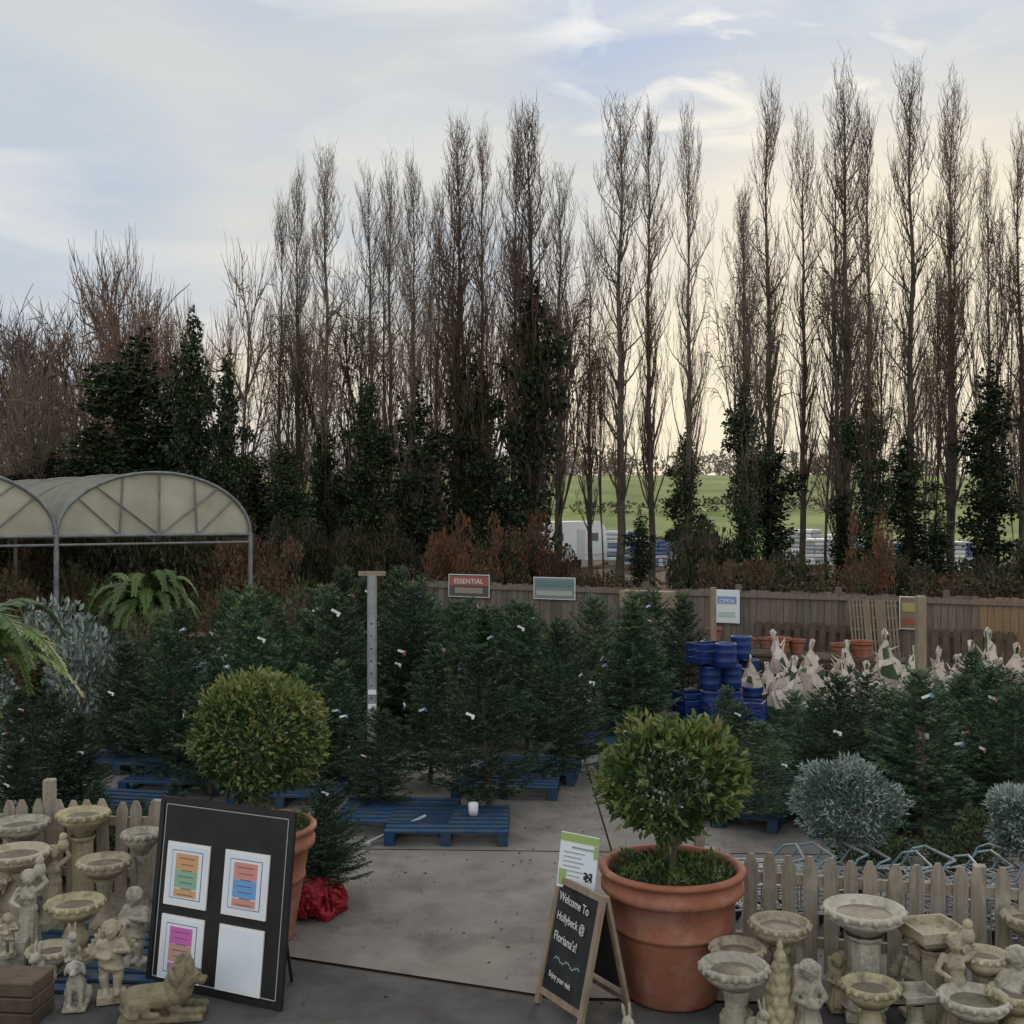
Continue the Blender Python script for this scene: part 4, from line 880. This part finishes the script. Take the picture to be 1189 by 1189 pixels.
# ferns
def frond_into(b,base,az,L,rise,droop,wd,mat,rd):
    o=Vector((math.cos(az),math.sin(az),0)); side=Vector((-math.sin(az),math.cos(az),0)); n=34; pts=[]
    for k in range(n+1):
        s=k/n; pts.append(base+o*(L*(s-.12*s*s))+Vector((0,0,rise*math.sin(s*1.9)-droop*s**2.4)))
    b.tubes(pts[:-1],pts[1:],np.linspace(.012,.003,n),np.linspace(.011,.002,n),4,2)
    C=[];D=[];LL=[];UU=[]
    for k in range(3,n):
        for j in (0,.5):
            p=pts[k].lerp(pts[k+1],j); s=(k+j)/n; l=wd*math.sin(min(1,s*1.15)*3.0)**.6+.02
            t=(pts[k+1]-pts[k]).normalized()
            for sg in(-1,1): C.append(p);D.append(side*sg+t*.45+Vector((0,0,-.25+rd.uniform(-.2,.2))));LL.append(l*rd.uniform(.8,1.1));UU.append(t)
    C=np.array(C);D=np.array(D);D/=np.linalg.norm(D,axis=1,keepdims=True);LL=np.array(LL);U=np.array(UU)
    v=np.stack([C,C+D*LL[:,None]*.35+U*.022,C+D*LL[:,None],C+D*LL[:,None]*.35-U*.022],axis=1)
    b.add(v.reshape(-1,3),np.arange(len(C))[:,None]*4+np.array([[0,1,2,3]]),mat)
def treefern(loc,trunk,L,n,seed,a0=0,a1=6.28,wd=.2,up=1.):
    rd=random.Random(seed); b=MB(); b.lathe([(.13,0),(.11,trunk*.5),(.12,trunk),(0,trunk+.05)],12,mat=3)
    for i in range(n):
        frond_into(b,Vector((0,0,trunk)),a0+(a1-a0)*(i+rd.uniform(0,.6))/n,L*rd.uniform(.8,1.1),L*rd.uniform(.3,.75)*up,L*rd.uniform(.45,.8),wd,rd.choice([0,0,1]),rd)
    obj('tree_fern',b.mesh('tf',[fernm,fernd,bark,darkwood]),loc)
treefern((lat(168,18.5),18.5,0),1.6,.95,38,1,wd=.17,up=1.4)
treefern((lat(-70,10.4),10.4,0),1.75,1.35,28,2,wd=.2)
for x,d in((30,9.9),(80,9.95),(130,9.9),(-20,9.9),(1010,10.2),(1120,10)): obj('low_shrub',nb[2],(lat(x,d),d,0),R(0,6),(.7,.7,.7))
# ---------------- world, sun, camera
w=bpy.data.worlds.new('World'); scene.world=w; w.use_nodes=True; nt=w.node_tree;N=nt.nodes;L=nt.links;N.clear()
SE,SA=math.radians(20),math.radians(17)
out=N.new('ShaderNodeOutputWorld'); sky=N.new('ShaderNodeTexSky'); sky.sky_type='NISHITA'; sky.sun_disc=False; sky.sun_elevation=SE; sky.sun_rotation=SA; sky.dust_density=1
bg1=N.new('ShaderNodeBackground'); bg1.inputs[1].default_value=.05
cl=N.new('ShaderNodeMix'); cl.data_type='RGBA'; cl.blend_type='DARKEN'; cl.inputs[0].default_value=1; cl.inputs[7].default_value=(3.,2.8,2.6,1); L.new(sky.outputs[0],cl.inputs[6]); L.new(cl.outputs[2],bg1.inputs[0])
tc=N.new('ShaderNodeTexCoord'); sx=N.new('ShaderNodeSeparateXYZ'); L.new(tc.outputs['Generated'],sx.inputs[0])
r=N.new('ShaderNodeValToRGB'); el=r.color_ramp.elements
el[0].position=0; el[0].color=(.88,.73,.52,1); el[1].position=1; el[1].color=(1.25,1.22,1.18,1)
for p,c in((.1,(.88,.78,.60)),(.2,(.77,.74,.64)),(.3,(.66,.68,.65)),(.42,(.54,.60,.65)),(.55,(1.0,.98,.96))):  # high stops, above the view, raised as added fill for the foreground
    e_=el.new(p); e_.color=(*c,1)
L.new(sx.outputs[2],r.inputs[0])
def nz(rot,sc,s,det,dist,p0,p1,loc=(0,0,0)):
    mp=N.new('ShaderNodeMapping'); mp.inputs['Rotation'].default_value=rot; mp.inputs['Scale'].default_value=sc; mp.inputs['Location'].default_value=loc; L.new(tc.outputs['Generated'],mp.inputs[0])
    n1=N.new('ShaderNodeTexNoise'); n1.inputs['Scale'].default_value=s;n1.inputs['Detail'].default_value=det;n1.inputs['Distortion'].default_value=dist; L.new(mp.outputs[0],n1.inputs[0])
    rr=N.new('ShaderNodeValToRGB'); rr.color_ramp.elements[0].position=p0; rr.color_ramp.elements[1].position=p1; L.new(n1.outputs[0],rr.inputs[0]); return rr.outputs[0]
def mixc(fac,a,bcol,k,fac2=None):
    ml=N.new('ShaderNodeMath'); ml.operation='MULTIPLY'; ml.inputs[1].default_value=k; L.new(fac,ml.inputs[0]); o_=ml.outputs[0]
    if fac2 is not None:
        m2=N.new('ShaderNodeMath'); m2.operation='MULTIPLY'; L.new(o_,m2.inputs[0]); L.new(fac2,m2.inputs[1]); o_=m2.outputs[0]
    mx=N.new('ShaderNodeMix'); mx.data_type='RGBA'; L.new(o_,mx.inputs[0]); L.new(a,mx.inputs[6]); mx.inputs[7].default_value=(*bcol,1); return mx.outputs[2]
c=mixc(nz((0,.5,.3),(2.2,2.2,6),1.4,6,.4,.42,.66),r.outputs[0],(.38,.50,.69),.7)
def spot(dirv,c0,c1):
    vm=N.new('ShaderNodeVectorMath'); vm.operation='DOT_PRODUCT'; L.new(tc.outputs['Generated'],vm.inputs[0]); vm.inputs[1].default_value=Vector(dirv).normalized()
    mr_=N.new('ShaderNodeMapRange'); mr_.interpolation_type='SMOOTHSTEP'; mr_.inputs[1].default_value=c0; mr_.inputs[2].default_value=c1; L.new(vm.outputs['Value'],mr_.inputs[0]); return mr_.outputs[0]
c=mixc(spot((.2,.9,.43),.97,.998),c,(.33,.48,.74),.8)
c=mixc(spot((-.43,.9,.19),.975,.999),c,(.36,.49,.66),.65)
c=mixc(nz((0,-.6,.1),(2,2,9),1.7,8,.8,.5,.74),c,(.90,.88,.82),.6)
c=mixc(nz((0,.2,.4),(6,6,15),1.7,9,1.2,.54,.68,(3,1,2)),c,(.97,.96,.93),.75,spot((.18,.9,.43),.98,.995))
c=mixc(spot((math.sin(SA),math.cos(SA),.10),.93,1.0),c,(1.12,.97,.68),.75)
mr=N.new('ShaderNodeMapRange'); mr.inputs[1].default_value=.1; mr.inputs[2].default_value=-.6; mr.inputs[3].default_value=.85; mr.inputs[4].default_value=1.25; L.new(sx.outputs[1],mr.inputs[0])  # unseen sky behind the camera boosted, added fill light for the foreground
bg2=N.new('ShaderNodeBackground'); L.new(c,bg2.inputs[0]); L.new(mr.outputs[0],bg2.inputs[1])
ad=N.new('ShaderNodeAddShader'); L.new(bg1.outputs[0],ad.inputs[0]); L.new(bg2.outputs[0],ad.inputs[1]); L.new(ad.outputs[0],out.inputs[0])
sl=bpy.data.lights.new('sun','SUN'); sl.energy=2.0; sl.angle=math.radians(10); sl.color=(1,.84,.62)
so=bpy.data.objects.new('sun',sl); scene.collection.objects.link(so)
sd=Vector((math.sin(SA)*math.cos(SE),math.cos(SA)*math.cos(SE),math.sin(SE))); so.rotation_euler=sd.to_track_quat('Z','Y').to_euler()
cam=bpy.data.cameras.new('camera'); co=bpy.data.objects.new('camera',cam); scene.collection.objects.link(co); scene.camera=co
cam.sensor_width=36; cam.lens=36*1.1; cam.clip_end=5000; co.location=(0,0,CZ); co.rotation_euler=(math.radians(90.24),0,0)
scene.view_settings.view_transform='Standard'; scene.view_settings.look='None'; scene.view_settings.exposure=0
